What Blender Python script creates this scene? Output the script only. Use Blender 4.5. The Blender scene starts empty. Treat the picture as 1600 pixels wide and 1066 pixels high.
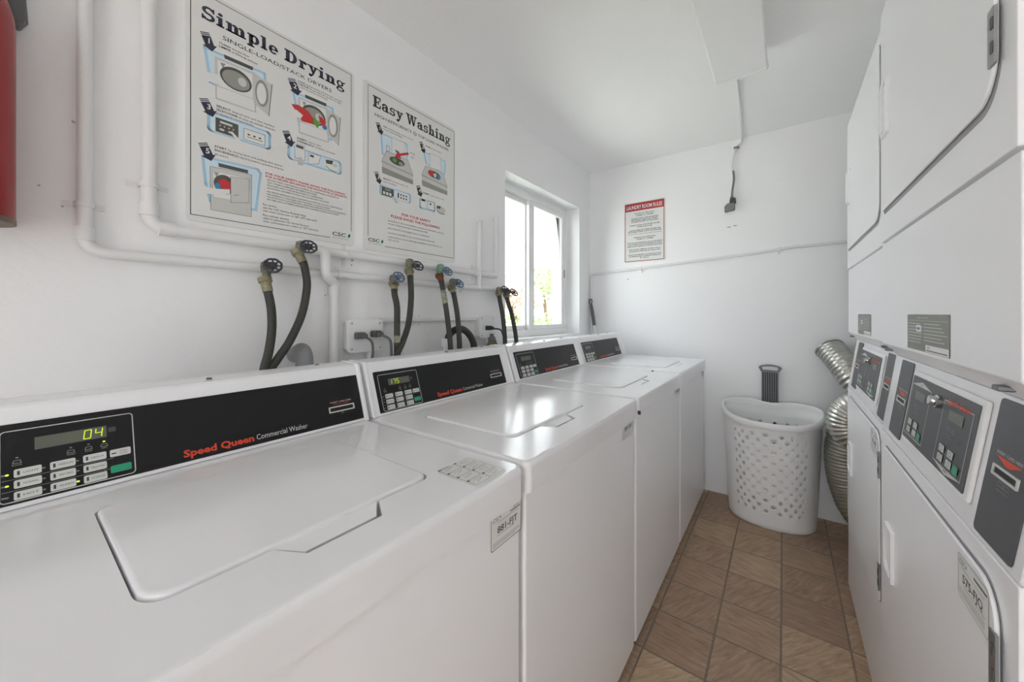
import bpy, bmesh, math, random
from mathutils import Vector, Matrix
from mathutils.geometry import tessellate_polygon
random.seed(7)
sc = bpy.context.scene
COL = sc.collection
pi = math.pi

# ------------------------------------------------------------------ camera, sky, exposure
CAM_H = 1.1666
cd = bpy.data.cameras.new('camera'); cam = bpy.data.objects.new('camera', cd); COL.objects.link(cam)
cam.location = (0, 0, CAM_H); cam.rotation_euler = (pi/2, 0, 0.6308)
cd.sensor_fit = 'HORIZONTAL'; cd.sensor_width = 36.0
cd.lens = 579.65*36.0/1600.0
cd.shift_y = -(533-490.3)/1600.0
cd.clip_start = 0.02; cd.clip_end = 200
sc.camera = cam
w = bpy.data.worlds.new('sky'); sc.world = w; w.use_nodes = True
SKY = 7.2
bg = w.node_tree.nodes['Background']; bg.inputs[0].default_value = (0.955, 1.0, 1.035, 1); bg.inputs[1].default_value = SKY
sc.view_settings.view_transform = 'Standard'; sc.view_settings.look = 'None'
sc.view_settings.gamma = 1.0; sc.view_settings.use_curve_mapping = False
sc.view_settings.exposure = -0.48
try:
    sc.cycles.max_bounces = 14; sc.cycles.diffuse_bounces = 10; sc.cycles.transparent_max_bounces = 16
    sc.cycles.use_denoising = True; sc.cycles.sample_clamp_indirect = 8.0
    sc.cycles.caustics_reflective = False
except Exception:
    pass

def portal(name, loc, rot, sx, sy):
    l = bpy.data.lights.new(name, 'AREA'); l.shape = 'RECTANGLE'; l.size = sx; l.size_y = sy
    try: l.cycles.is_portal = True
    except Exception: pass
    o = bpy.data.objects.new(name, l); COL.objects.link(o); o.location = loc; o.rotation_euler = rot
sun = bpy.data.lights.new('sun', 'SUN'); sun.energy = 34.0; sun.angle = .02
so = bpy.data.objects.new('sun', sun); COL.objects.link(so); so.rotation_euler = (-0.25, 0.62, 0)   # high, from beyond the dryer side wall: lights the yard, not the room
portal('window_portal', (-1.47, 2.09, 1.49), (0, -pi/2, 0), 0.95, 0.95)
DOOR = (-0.26, 0.48, 2.1)      # unseen doorway behind the viewpoint, added and sized for fill light
portal('fill_door_portal', (.11, -1.72, 1.05), (pi/2, 0, 0), .74, 2.1)

# ------------------------------------------------------------------ materials
def lin(c):
    return tuple(((x/255.0)/12.92 if x/255.0 <= .04045 else ((x/255.0+.055)/1.055)**2.4) for x in c) + (1,)
def mat(name, c, rough=.5, metal=0., spec=.5, emit=0., coat=0., bump=0., bscale=60., var=0.):
    m = bpy.data.materials.new(name); m.use_nodes = True
    nt = m.node_tree; b = nt.nodes['Principled BSDF']
    b.inputs['Base Color'].default_value = lin(c); b.inputs['Roughness'].default_value = rough
    b.inputs['Metallic'].default_value = metal; b.inputs['Specular IOR Level'].default_value = spec
    if coat: b.inputs['Coat Weight'].default_value = coat; b.inputs['Coat Roughness'].default_value = .08
    if emit:
        b.inputs['Emission Color'].default_value = lin(c); b.inputs['Emission Strength'].default_value = emit
    if bump or var:
        tc = nt.nodes.new('ShaderNodeTexCoord'); n = nt.nodes.new('ShaderNodeTexNoise')
        n.inputs['Scale'].default_value = bscale; n.inputs['Detail'].default_value = 4
        nt.links.new(tc.outputs['Object'], n.inputs['Vector'])
        if bump:
            bp = nt.nodes.new('ShaderNodeBump'); bp.inputs['Strength'].default_value = bump; bp.inputs['Distance'].default_value = .004
            nt.links.new(n.outputs['Fac'], bp.inputs['Height']); nt.links.new(bp.outputs['Normal'], b.inputs['Normal'])
        if var:
            mx = nt.nodes.new('ShaderNodeMixRGB'); mx.inputs[0].default_value = var
            a = lin(c); mx.inputs[1].default_value = a
            rp = nt.nodes.new('ShaderNodeValToRGB'); rp.color_ramp.elements[0].color = tuple(x*.45 for x in a[:3])+(1,); rp.color_ramp.elements[0].position=.35
            rp.color_ramp.elements[1].color = tuple(min(1, x*1.5) for x in a[:3])+(1,); rp.color_ramp.elements[1].position=.65
            nt.links.new(n.outputs['Fac'], rp.inputs[0]); nt.links.new(rp.outputs[0], mx.inputs[2]); nt.links.new(mx.outputs[0], b.inputs['Base Color'])
    return m
WALL = mat('painted_wall', (243,243,244), .55, bump=.25, bscale=45)
CEIL = mat('ceiling_paint', (244,244,244), .7, bump=.2, bscale=60)
PIPE = mat('painted_pipe', (230,230,230), .4, bump=.15, bscale=70)
VINYL = mat('white_vinyl', (240,240,240), .3)
ENAMEL = mat('white_enamel', (238,238,240), .16, spec=.5)
ENAMEL2 = mat('white_enamel_front', (243,243,245), .25)
PLASTIC = mat('white_plastic', (238,238,238), .35)
SEAM = mat('seam_gasket', (120,120,122), .7)
PANEL = mat('charcoal_panel', (24,24,26), .36, spec=.28, bump=.05, bscale=400, var=.1)
PANEL2 = mat('slate_panel', (74,75,79), .42)
LCD = mat('display_window', (92,94,84), .3)
LCDON = mat('lit_digits', (190,225,40), .5, emit=.7)
LCDIM = mat('dim_digits', (96,104,58), .5)
LEDG = mat('lit_indicator', (200,240,60), .5, emit=1.5)
LEDO = mat('unlit_indicator', (120,120,116), .5)
BTN = mat('grey_key', (205,206,203), .4)
GREEN = mat('green_key', (30,150,110), .4)
ORANGE = mat('orange_print', (214,66,34), .5)
WHITEP = mat('white_print', (205,205,202), .5)
DARKP = mat('dark_print', (60,62,66), .5)
BLACK = mat('black_void', (6,6,6), .6)
STEEL = mat('steel', (150,150,152), .35, metal=.9)
CHROME = mat('chrome', (200,200,200), .15, metal=1)
GALV = mat('grey_screw', (120,122,124), .4, metal=.7)
BRASS = mat('tarnished_brass', (118,116,98), .55, metal=.3, bump=.3, bscale=150, var=.5)
BRASSL = mat('brass_coupling', (148,142,114), .5, metal=.3, bump=.2, bscale=150, var=.35)
RUST = mat('rusty_coupling', (120,72,48), .7, metal=.2, bump=.4, bscale=160, var=.6)
VERD = mat('green_patina', (120,158,138), .7, metal=.1, bump=.4, bscale=160, var=.4)
RUBBER = mat('black_rubber', (56,56,52), .55, bump=.1, bscale=200, var=.25)
WORN = mat('worn_patch', (150,152,132), .7, bump=.4, bscale=120, var=.9)
GREYH = mat('grey_hose', (140,142,144), .5)
WHEELD = mat('dark_wheel', (66,68,78), .45, metal=.3)
WHEELB = mat('blue_wheel', (92,112,138), .45, metal=.2)
CORDG = mat('grey_cord', (96,97,99), .5)
CORDB = mat('black_cord', (52,52,50), .5)
RED = mat('extinguisher_red', (150,26,30), .35, coat=.2)
TAN = mat('worn_rim', (120,105,90), .6, var=.4, bump=.2, bscale=120)
GREYP = mat('grey_plastic', (98,99,101), .5)
GREYM = mat('mid_grey_plastic', (120,121,123), .5)
GREYD = mat('dark_grey_plastic', (62,63,65), .55)
SIGNW = mat('poster_white', (226,226,224), .35)
INK = mat('dark_blue_ink', (46,48,66), .5)
INKK = mat('black_ink', (50,50,50), .5)
SIGNR = mat('sign_red', (172,52,56), .45)
REDP = mat('red_print', (196,52,54), .5)
BLUE = mat('sky_blue_print', (132,190,222), .5)
BLUEM = mat('mid_blue_print', (164,206,230), .5)
BLUEL = mat('pale_blue_print', (206,224,234), .5)
GREYA = mat('light_grey_print', (200,200,196), .5)
GREYB = mat('mid_grey_print', (150,150,144), .5)
GREYC = mat('dark_grey_print', (84,84,78), .5)
GRN = mat('green_print', (106,160,54), .5)
BLU2 = mat('blue_print', (54,130,180), .5)
TEAL = mat('teal_print', (40,150,130), .5)
OLIVE = mat('olive_plate', (128,130,120), .5)
HAMPER = mat('hamper_plastic', (242,242,242), .4)
FOIL = mat('foil', (205,205,198), .28, metal=1, bump=1.0, bscale=38)
FOILD = mat('dull_foil', (170,170,160), .42, metal=.9, bump=1.0, bscale=34)
COLLAR = mat('duct_collar', (150,152,150), .35, metal=.9)  # plain grey metal of the duct collars

CHIP = mat('flaked_paint', (188,188,186), .8)
def floor_mat():
    m = bpy.data.materials.new('brown_slate_tile'); m.use_nodes = True
    nt = m.node_tree; L = nt.links; N = nt.nodes.new; b = nt.nodes['Principled BSDF']
    geo = N('ShaderNodeNewGeometry'); sep = N('ShaderNodeSeparateXYZ'); L.new(geo.outputs['Position'], sep.inputs[0])
    def M(op, a, bb=None, clamp=False):
        n = N('ShaderNodeMath'); n.operation = op; n.use_clamp = clamp
        for i, x in enumerate((a, bb)):
            if x is None: continue
            if isinstance(x, (int, float)): n.inputs[i].default_value = x
            else: L.new(x, n.inputs[i])
        return n.outputs[0]
    tx = M('DIVIDE', M('ADD', sep.outputs[0], 5.0+.005+.0), .1955); ty = M('DIVIDE', M('ADD', sep.outputs[1], 5.0+.117), .206)
    # shift so that grout falls at x=-0.201,-0.005,0.191 and y=1.315,1.521...
    tx = M('ADD', tx, -M_off(5.0+.005-.005, .1955)); ty = M('ADD', ty, -M_off(5.0+.117+1.315, .206))
    fx = M('FRACT', tx); fy = M('FRACT', ty); cx = M('FLOOR', tx); cy = M('FLOOR', ty)
    dx = M('MULTIPLY', M('MINIMUM', fx, M('SUBTRACT', 1.0, fx)), .1955); dy = M('MULTIPLY', M('MINIMUM', fy, M('SUBTRACT', 1.0, fy)), .206)
    nz = N('ShaderNodeTexNoise'); nz.inputs['Scale'].default_value = 40; L.new(geo.outputs['Position'], nz.inputs['Vector'])
    dd = M('ADD', M('MINIMUM', dx, dy), M('MULTIPLY', M('SUBTRACT', nz.outputs['Fac'], .5), .0025))
    g = N('ShaderNodeMapRange'); g.inputs[1].default_value = .0018; g.inputs[2].default_value = .0042; L.new(dd, g.inputs[0])
    cell = N('ShaderNodeCombineXYZ'); L.new(cx, cell.inputs[0]); L.new(cy, cell.inputs[1])
    wn = N('ShaderNodeTexWhiteNoise'); wn.noise_dimensions = '3D'; L.new(cell.outputs[0], wn.inputs['Vector'])
    ang = M('MULTIPLY', M('GREATER_THAN', M('FRACT', M('MULTIPLY', M('ADD', cx, cy), .5)), .25), -1.15)
    ang = M('ADD', ang, M('MULTIPLY', wn.outputs['Value'], .35))
    rot = N('ShaderNodeVectorRotate'); rot.rotation_type = 'Z_AXIS'; L.new(geo.outputs['Position'], rot.inputs['Vector']); L.new(ang, rot.inputs['Angle'])
    mp = N('ShaderNodeMapping'); mp.inputs['Scale'].default_value = (12, 84, 1); L.new(rot.outputs[0], mp.inputs[0])
    n1 = N('ShaderNodeTexNoise'); n1.inputs['Scale'].default_value = 1.0; n1.inputs['Detail'].default_value = 5; n1.inputs['Roughness'].default_value = .65; n1.inputs['Distortion'].default_value = .6
    L.new(mp.outputs[0], n1.inputs['Vector'])
    r1 = N('ShaderNodeValToRGB'); e = r1.color_ramp.elements
    e[0].position = .3; e[0].color = lin((150,126,102)); e[1].position = .72; e[1].color = lin((196,170,142))
    L.new(n1.outputs['Fac'], r1.inputs[0])
    hs = N('ShaderNodeHueSaturation'); L.new(r1.outputs[0], hs.inputs['Color'])
    L.new(M('ADD', .82, M('MULTIPLY', wn.outputs['Value'], .34)), hs.inputs['Value']); L.new(M('ADD', .485, M('MULTIPLY', wn.outputs['Value'], .02)), hs.inputs['Hue'])
    mx = N('ShaderNodeMixRGB'); L.new(g.outputs[0], mx.inputs[0]); mx.inputs[1].default_value = lin((128,116,102)); L.new(hs.outputs[0], mx.inputs[2])
    L.new(mx.outputs[0], b.inputs['Base Color'])
    b.inputs['Roughness'].default_value = .5
    hgt = M('ADD', M('MULTIPLY', g.outputs[0], .6), M('MULTIPLY', n1.outputs['Fac'], .5))
    bp = N('ShaderNodeBump'); bp.inputs['Strength'].default_value = .55; bp.inputs['Distance'].default_value = .004
    L.new(hgt, bp.inputs['Height']); L.new(bp.outputs[0], b.inputs['Normal'])
    return m
def M_off(v, p): return (v/p) % 1.0
FLOOR = floor_mat()
def glass_mat():
    m = bpy.data.materials.new('window_glass'); m.use_nodes = True; nt = m.node_tree
    for n in list(nt.nodes):
        if n.type != 'OUTPUT_MATERIAL': nt.nodes.remove(n)
    out = nt.nodes[0]; t = nt.nodes.new('ShaderNodeBsdfTransparent'); t.inputs[0].default_value = (.96,.97,.97,1)
    g = nt.nodes.new('ShaderNodeBsdfGlossy'); g.inputs['Roughness'].default_value = .02
    lw = nt.nodes.new('ShaderNodeLayerWeight'); lw.inputs[0].default_value = .12
    mx = nt.nodes.new('ShaderNodeMixShader'); nt.links.new(lw.outputs['Fresnel'], mx.inputs[0])
    nt.links.new(t.outputs[0], mx.inputs[1]); nt.links.new(g.outputs[0], mx.inputs[2]); nt.links.new(mx.outputs[0], out.inputs[0])
    return m
GLASS = glass_mat()
HEDGE = mat('hedge_green', (150,172,116), .7, var=.5, bscale=14)
GRASS = mat('lawn', (178,180,170), .8, var=.25, bscale=6)
STUCCO = mat('pale_stucco', (226,222,214), .8)
ROOF = mat('terracotta_roof', (206,180,168), .8, var=.3, bscale=8)
BARK = mat('bark', (110,92,76), .9)
BLOOM = mat('russet_leaves', (206,182,168), .8, var=.4, bscale=10)
PAVE = mat('concrete', (196,194,190), .85)

# ------------------------------------------------------------------ mesh building
def V(*a): return Vector(a)
class B:
    def __init__(s): s.v = []; s.f = []; s.m = []; s.mats = []
    def mi(s, m):
        if m not in s.mats: s.mats.append(m)
        return s.mats.index(m)
    def add(s, vs, fs, m):
        o = len(s.v); s.v += [tuple(x) for x in vs]; i = s.mi(m)
        for f in fs: s.f.append(tuple(o+k for k in f)); s.m.append(i)
    def box(s, x0, x1, y0, y1, z0, z1, m):
        s.add([(x,y,z) for x in (x0,x1) for y in (y0,y1) for z in (z0,z1)],
              [(0,1,3,2),(4,6,7,5),(0,4,5,1),(2,3,7,6),(0,2,6,4),(1,5,7,3)], m)
    def prism(s, pts, o, U, Vv, Nn, h, m, cap0=True):
        """polygon pts (2D, ccw seen from +N) placed at o, extruded from 0 to h along N"""
        o, U, Vv, Nn = map(Vector, (o, U, Vv, Nn)); n = len(pts)
        bot = [o+U*a+Vv*b for a, b in pts]; top = [p+Nn*h for p in bot]
        fs = [(i, (i+1) % n, n+(i+1) % n, n+i) for i in range(n)]
        fs.append(tuple(range(n, 2*n)))
        if cap0: fs.append(tuple(range(n-1, -1, -1)))
        s.add(bot+top, fs, m)
    def tube(s, path, r, m, n=12, caps=True, closed=False):
        P = [Vector(p) for p in path]; k = len(P); R = r if isinstance(r, (list, tuple)) else [r]*k
        T = []
        for i in range(k):
            if closed: t = P[(i+1) % k]-P[i-1]
            else: t = P[min(i+1, k-1)]-P[max(i-1, 0)]
            T.append(t.normalized())
        ref = Vector((0,0,1)) if abs(T[0].z) < .9 else Vector((1,0,0))
        a = (ref-T[0]*ref.dot(T[0])).normalized(); vs = []
        for i in range(k):
            a = (a-T[i]*a.dot(T[i])).normalized(); b = T[i].cross(a)
            for j in range(n):
                th = 2*pi*j/n; vs.append(P[i]+(a*math.cos(th)+b*math.sin(th))*R[i])
        fs = []
        for i in range(k if closed else k-1):
            i2 = (i+1) % k
            for j in range(n): fs.append((i*n+j, i*n+(j+1) % n, i2*n+(j+1) % n, i2*n+j))
        if caps and not closed: fs.append(tuple(range(n-1, -1, -1))); fs.append(tuple((k-1)*n+j for j in range(n)))
        s.add(vs, fs, m)
    def lathe(s, prof, o, ax, m, n=20, a0=0):
        """prof: (radius, height along axis)"""
        o = Vector(o); ax = Vector(ax).normalized(); ref = Vector((0,0,1)) if abs(ax.z) < .9 else Vector((1,0,0))
        a = (ref-ax*ref.dot(ax)).normalized(); b = ax.cross(a); vs = []
        for r, h in prof:
            for j in range(n):
                th = 2*pi*j/n+a0; vs.append(o+ax*h+(a*math.cos(th)+b*math.sin(th))*max(r, 1e-5))
        fs = []
        for i in range(len(prof)-1):
            for j in range(n): fs.append((i*n+j, i*n+(j+1) % n, (i+1)*n+(j+1) % n, (i+1)*n+j))
        if prof[0][0] > 1e-4: fs.append(tuple(range(n-1, -1, -1)))
        if prof[-1][0] > 1e-4: fs.append(tuple((len(prof)-1)*n+j for j in range(n)))
        s.add(vs, fs, m)
    def build(s, name, parent=None, bevel=0, seg=2, angle=38, loc=None, solid=0, merge=False):
        me = bpy.data.meshes.new(name)
        root = parent
        while root is not None and root.parent is not None: root = root.parent
        off = Vector(root.location) if root is not None else Vector(loc or (0,0,0))
        me.from_pydata([tuple(Vector(v)-off) for v in s.v], [], s.f)
        for m in s.mats: me.materials.append(m)
        me.polygons.foreach_set('material_index', s.m)
        if merge:
            bm = bmesh.new(); bm.from_mesh(me); bmesh.ops.remove_doubles(bm, verts=bm.verts, dist=1e-5); bm.to_mesh(me); bm.free()
        me.validate(); me.update()
        me.polygons.foreach_set('use_smooth', [True]*len(me.polygons)); me.set_sharp_from_angle(angle=math.radians(angle))
        o = bpy.data.objects.new(name, me); COL.objects.link(o)
        if parent is not None: o.parent = parent
        else: o.location = off
        if solid:
            sm = o.modifiers.new('thick', 'SOLIDIFY'); sm.thickness = solid; sm.offset = 0
        if bevel:
            bv = o.modifiers.new('edge', 'BEVEL'); bv.width = bevel; bv.segments = seg; bv.limit_method = 'ANGLE'; bv.angle_limit = math.radians(angle); bv.harden_normals = True
        return o
def thing(name, label, cat, loc, group=None):
    o = bpy.data.objects.new(name, None); COL.objects.link(o); o.location = loc; o.empty_display_size = .1
    o['label'] = label; o['category'] = cat
    if group: o['group'] = group
    return o
def tag(o, label, cat, group=None):
    o['label'] = label; o['category'] = cat
    if group: o['group'] = group
    return o
def struct(o): o['kind'] = 'structure'; return o

def rrect(x0, y0, x1, y1, r, n=6):
    """rounded rectangle; r one radius or four (bl, br, tr, tl)"""
    R = r if isinstance(r, (list, tuple)) else (r,)*4; out = []
    for (cx, cy, a0, q) in ((x0+R[0], y0+R[0], pi, R[0]), (x1-R[1], y0+R[1], 1.5*pi, R[1]), (x1-R[2], y1-R[2], 0, R[2]), (x0+R[3], y1-R[3], .5*pi, R[3])):
        k = n if q > 1e-6 else 0
        for i in range(k+1): a = a0+.5*pi*i/max(k, 1); out.append((cx+q*math.cos(a), cy+q*math.sin(a)))
    return out
def spline(pts, n=8):
    P = [Vector(p) for p in pts]; P = [P[0]*2-P[1]]+P+[P[-1]*2-P[-2]]; out = []
    for i in range(1, len(P)-2):
        for j in range(n):
            t = j/n; a, b, c, d = P[i-1], P[i], P[i+1], P[i+2]
            out.append(.5*((2*b)+(c-a)*t+(2*a-5*b+4*c-d)*t*t+(3*b-a-3*c+d)*t**3))
    out.append(P[-2]); return out

# ------------------------------------------------------------------ lettering
_T = {}
def glyphs(s, bold=False):
    k = (s, bold)
    if k not in _T:
        c = bpy.data.curves.new('lettering', 'FONT'); c.body = s; c.size = 1.0; c.resolution_u = 2
        if bold: c.offset = .018 if bold is True else .034
        o = bpy.data.objects.new('lettering', c); me = o.to_mesh()
        vs = [(v.co.x, v.co.y) for v in me.vertices]; fs = [tuple(p.vertices) for p in me.polygons]
        o.to_mesh_clear(); bpy.data.objects.remove(o); bpy.data.curves.remove(c)
        x0 = min(v[0] for v in vs) if vs else 0; x1 = max(v[0] for v in vs) if vs else 1
        _T[k] = (vs, fs, x0, x1)
    return _T[k]
CAPH = None
class Print:
    """flat printing on a surface: origin, u axis, v axis, unit scale"""
    def __init__(s, o, U, Vv, k=1.0):
        s.o = Vector(o); s.U = Vector(U).normalized()*k; s.V = Vector(Vv).normalized()*k
        s.N = s.U.cross(s.V).normalized(); s.b = B(); s.layer = 0.0
    def at(s, u, v, h=0): return s.o+s.U*u+s.V*v+s.N*h
    def new(s): s.b = B(); return s
    def poly(s, pts, m, h=.0004):
        P = [Vector((a, b, 0)) for a, b in pts]
        ar = sum(P[i].x*P[(i+1) % len(P)].y-P[(i+1) % len(P)].x*P[i].y for i in range(len(P)))
        if ar < 0: P.reverse()
        tri = tessellate_polygon([P])
        fs = []
        for t in tri:
            a, b, c = (P[i] for i in t)
            fs.append(t if (b-a).cross(c-a).z > 0 else (t[0], t[2], t[1]))
        s.b.add([s.at(p.x, p.y, h) for p in P], fs, m)
    def rect(s, x0, y0, x1, y1, m, h=.0004, r=0):
        s.poly(rrect(min(x0,x1), min(y0,y1), max(x0,x1), max(y0,y1), r, 4) if r else [(x0,y0),(x1,y0),(x1,y1),(x0,y1)], m, h)
    def ell(s, cx, cy, rx, ry, m, h=.0004, a0=0, a1=2*pi, n=24):
        s.poly([(cx+rx*math.cos(a0+(a1-a0)*i/n), cy+ry*math.sin(a0+(a1-a0)*i/n)) for i in range(n+(0 if a1-a0 > 6.28 else 1))], m, h)
    def line(s, pts, wd, m, h=.0004, closed=False):
        P = [Vector(p) for p in pts]; n = len(P)
        for i in range(n if closed else n-1):
            a, b = P[i], P[(i+1) % n]; d = (b-a)
            if d.length < 1e-9: continue
            d.normalize(); q = Vector((-d.y, d.x))*wd/2; e = d*wd/2
            s.b.add([s.at(p.x, p.y, h) for p in (a-q-e, b-q+e, b+q+e, a+q-e)], [(0,1,2,3)], m)
    def ring(s, pts, wd, m, h=.0004): s.line(pts, wd, m, h, True)
    def text(s, t, x, y, cap, m, width=None, align='l', bold=False, h=.0005):
        vs, fs, x0, x1 = glyphs(t, bold)
        k = cap/.69; kx = k
        if width: kx = width/max(x1-x0, 1e-6)
        W = (x1-x0)*kx; ox = x-(0 if align == 'l' else W/2 if align == 'c' else W)
        pv = [s.at(ox+(a-x0)*kx, y+b*k, h) for a, b in vs]
        out = []
        for f in fs:
            nrm = (pv[f[1]]-pv[f[0]]).cross(pv[f[2]]-pv[f[0]])
            out.append(f if nrm.dot(s.N) >= 0 else tuple(reversed(f)))
        s.b.add(pv, out, m)
    def build(s, name, parent=None, label=None):
        o = s.b.build(name, parent, angle=30); s.b = B()
        if label: o['label'] = label
        return o

# slab-serif display letters: rectangles and ring sectors, cap height 1
def slab(p, text, x, y, cap, width, m):
    S, Hh, s, X = .25, .13, .10, .70
    def R(a, b, c, d): return [('q', [(a,b),(c,b),(c,d),(a,d)])]
    def A(cx, cy, rx, ry, a0, a1, tw, th, n=16):
        o = []
        for i in range(n):
            q = [math.radians(a0+(a1-a0)*(i+k)/n) for k in (0,1)]
            o.append(('q', [(cx+rx*math.cos(q[0]), cy+ry*math.sin(q[0])), (cx+rx*math.cos(q[1]), cy+ry*math.sin(q[1])), (cx+(rx-tw)*math.cos(q[1]), cy+(ry-th)*math.sin(q[1])), (cx+(rx-tw)*math.cos(q[0]), cy+(ry-th)*math.sin(q[0]))]))
        return o
    def Q(*pts): return [('q', list(pts))]
    def stem(x0, y0, y1, top='l', bot='f'):
        o = R(x0, y0, x0+S, y1)
        if bot == 'f': o += R(x0-s, y0, x0+S+s, y0+Hh)
        if top == 'f': o += R(x0-s, y1-Hh, x0+S+s, y1)
        if top == 'l': o += R(x0-s, y1-Hh, x0, y1)
        return o
    G = {
     'S': (.80, A(.41,.72,.36,.29,15,270,.2,.15)+A(.40,.285,.38,.295,90,-165,.2,.15)+R(.64,.66,.74,1.0)+R(.04,0,.14,.34)),
     'i': (.52, stem(.13,0,X)+A(.255,.9,.14,.12,0,360,.139,.119)),
     'm': (1.28, stem(.13,0,X)+stem(.52,0,X-.2,'n')+stem(.91,0,X-.2,'n')+A(.55,X-.25,.22,.25,0,150,.2,.16)+A(.94,X-.25,.22,.25,0,150,.2,.16)),
     'p': (.84, stem(.13,-.3,X)+A(.48,.35,.33,.36,-160,160,.23,.13)),
     'l': (.52, stem(.13,0,1.02)),
     'e': (.70, A(.36,.35,.33,.36,0,315,.21,.13)+R(.1,.3,.68,.41)),
     'D': (.98, R(.13,0,.4,1)+R(.03,0,.5,Hh)+R(.03,1-Hh,.5,1)+A(.46,.5,.46,.5,-90,90,.27,.13)),
     'r': (.66, stem(.13,0,X)+A(.5,X-.24,.24,.25,60,160,.2,.17)+A(.53,X-.13,.11,.11,0,360,.109,.109)),
     'y': (.82, Q((.08,X),(.34,X),(.56,.1),(.4,.0))+Q((.58,X),(.74,X),(.46,-.1),(.32,-.22))+R(0,X-.11,.42,X)+R(.48,X-.11,.84,X)+A(.24,-.17,.14,.13,0,360,.139,.129)+Q((.24,-.3),(.46,-.1),(.38,0),(.24,-.16))),
     'n': (.90, stem(.13,0,X)+stem(.52,0,X-.2,'n')+A(.55,X-.25,.22,.25,0,150,.2,.16)),
     'g': (.78, A(.34,.44,.30,.27,0,360,.17,.1)+Q((.12,.22),(.26,.18),(.3,.08),(.12,.1))+A(.37,-.1,.36,.21,0,360,.16,.1)+Q((.5,.6),(.78,.72),(.78,.58),(.56,.52))+R(.16,.02,.55,.14)),
     'E': (.86, R(.13,0,.4,1)+R(.03,0,.8,Hh)+R(.03,1-Hh,.78,1)+R(.35,.45,.58,.57)+R(.54,.33,.64,.7)+R(.7,0,.82,.32)+R(.68,.68,.8,1)),
     'a': (.80, stem(.42,0,.5,'n','n')+R(.6,0,.78,Hh)+A(.37,.44,.3,.27,0,165,.22,.12)+A(.14,.52,.1,.1,0,360,.099,.099)+A(.32,.21,.28,.22,70,290,.2,.11)+R(.34,.31,.5,.42)+R(.34,.0,.5,.1)),
     's': (.66, A(.33,.5,.28,.21,20,270,.17,.12)+A(.33,.21,.3,.22,90,-160,.18,.12)+R(.5,.46,.6,.7)+R(.04,0,.13,.24)),
     'W': (1.36, Q((.08,1),(.36,1),(.56,0),(.38,0))+Q((.56,0),(.44,0),(.62,1),(.72,1))+Q((.56,1),(.84,1),(1.04,0),(.86,0))+Q((1.04,0),(.92,0),(1.12,1),(1.24,1))+R(0,1-Hh,.46,1)+R(.52,1-Hh,.92,1)+R(1.0,1-Hh,1.34,1)),
     'h': (.90, stem(.13,0,1.02)+stem(.52,0,X-.2,'n')+A(.55,X-.25,.22,.25,0,150,.2,.16)),
    }
    tot = sum((.42 if c == ' ' else G[c][0]+.03) for c in text); kx = width/tot; k = cap; cx = 0
    for c in text:
        if c == ' ': cx += .42; continue
        wd, ops = G[c]
        for _, pts in ops:
            n = len(pts); ar = sum(pts[i][0]*pts[(i+1) % n][1]-pts[(i+1) % n][0]*pts[i][1] for i in range(n))
            q = pts if ar > 0 else pts[::-1]
            p.b.add([p.at(x+(cx+a)*kx, y+b*k, .0005) for a, b in q], [tuple(range(n))], m)
        cx += wd+.03

# ------------------------------------------------------------------ the room
XL, YB, ZC, XR, YF = -1.238, 2.745, 2.274, 1.12, -1.6
WY0, WY1, WZ0, WZ1 = 1.632, 2.555, 1.018, 1.962
b = B(); T = -1.46
b.box(T, XL, YF-.1, WY0, -.1, ZC+.1, WALL); b.box(T, XL, WY1, YB+.15, -.1, ZC+.1, WALL)
b.box(T, XL, WY0, WY1, -.1, WZ0, WALL); b.box(T, XL, WY0, WY1, WZ1, ZC+.1, WALL)
for y, z, s_ in ((.088,1.581,.005), (.106,1.791,.004), (.722,1.388,.004), (.731,1.356,.006), (.728,1.340,.005), (.634,1.228,.005), (.664,1.262,.007), (.676,1.318,.006), (.982,1.483,.003), (.073,1.395,.004), (.042,1.431,.003), (1.03,1.124,.004), (1.03,1.155,.004)):
    b.add([(XL+.0006, y+s_*math.cos(a)*random.uniform(.5,1.2), z+s_*math.sin(a)*random.uniform(.4,1)) for a in [2*pi*i/7 for i in range(7)]], [tuple(range(7))], CHIP)   # flaked paint
struct(b.build('wall_left', loc=(XL,0,0)))
b = B(); b.box(XL, XR+.12, YB, YB+.15, -.1, ZC+.1, WALL)
for (x, z, s_) in ((-.29,1.72,.02),(-.255,1.725,.018),(-.94,1.42,.012)):     # chipped paint under the hanging plug
    b.box(x, x+s_, YB-.001, YB, z, z+.004, SEAM)
struct(b.build('wall_back', loc=(0,YB,0)))
b = B(); b.box(XR, XR+.12, YF-.1, YB, -.1, ZC+.1, WALL); struct(b.build('wall_right', loc=(XR,0,0)))
b = B(); b.box(XL, DOOR[0], YF-.1, YF, -.1, ZC+.1, WALL); b.box(DOOR[1], XR, YF-.1, YF, -.1, ZC+.1, WALL); b.box(DOOR[0], DOOR[1], YF-.1, YF, DOOR[2], ZC+.1, WALL); struct(b.build('wall_front', loc=(0,YF,0)))
b = B(); b.box(XL-.2, XR+.12, YF-.1, YB+.15, -.1, 0, FLOOR); struct(b.build('floor'))
b = B(); b.box(XL-.2, XR+.12, YF-.1, YB+.15, ZC, ZC+.1, CEIL); struct(b.build('ceiling', loc=(0,0,ZC)))

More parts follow.
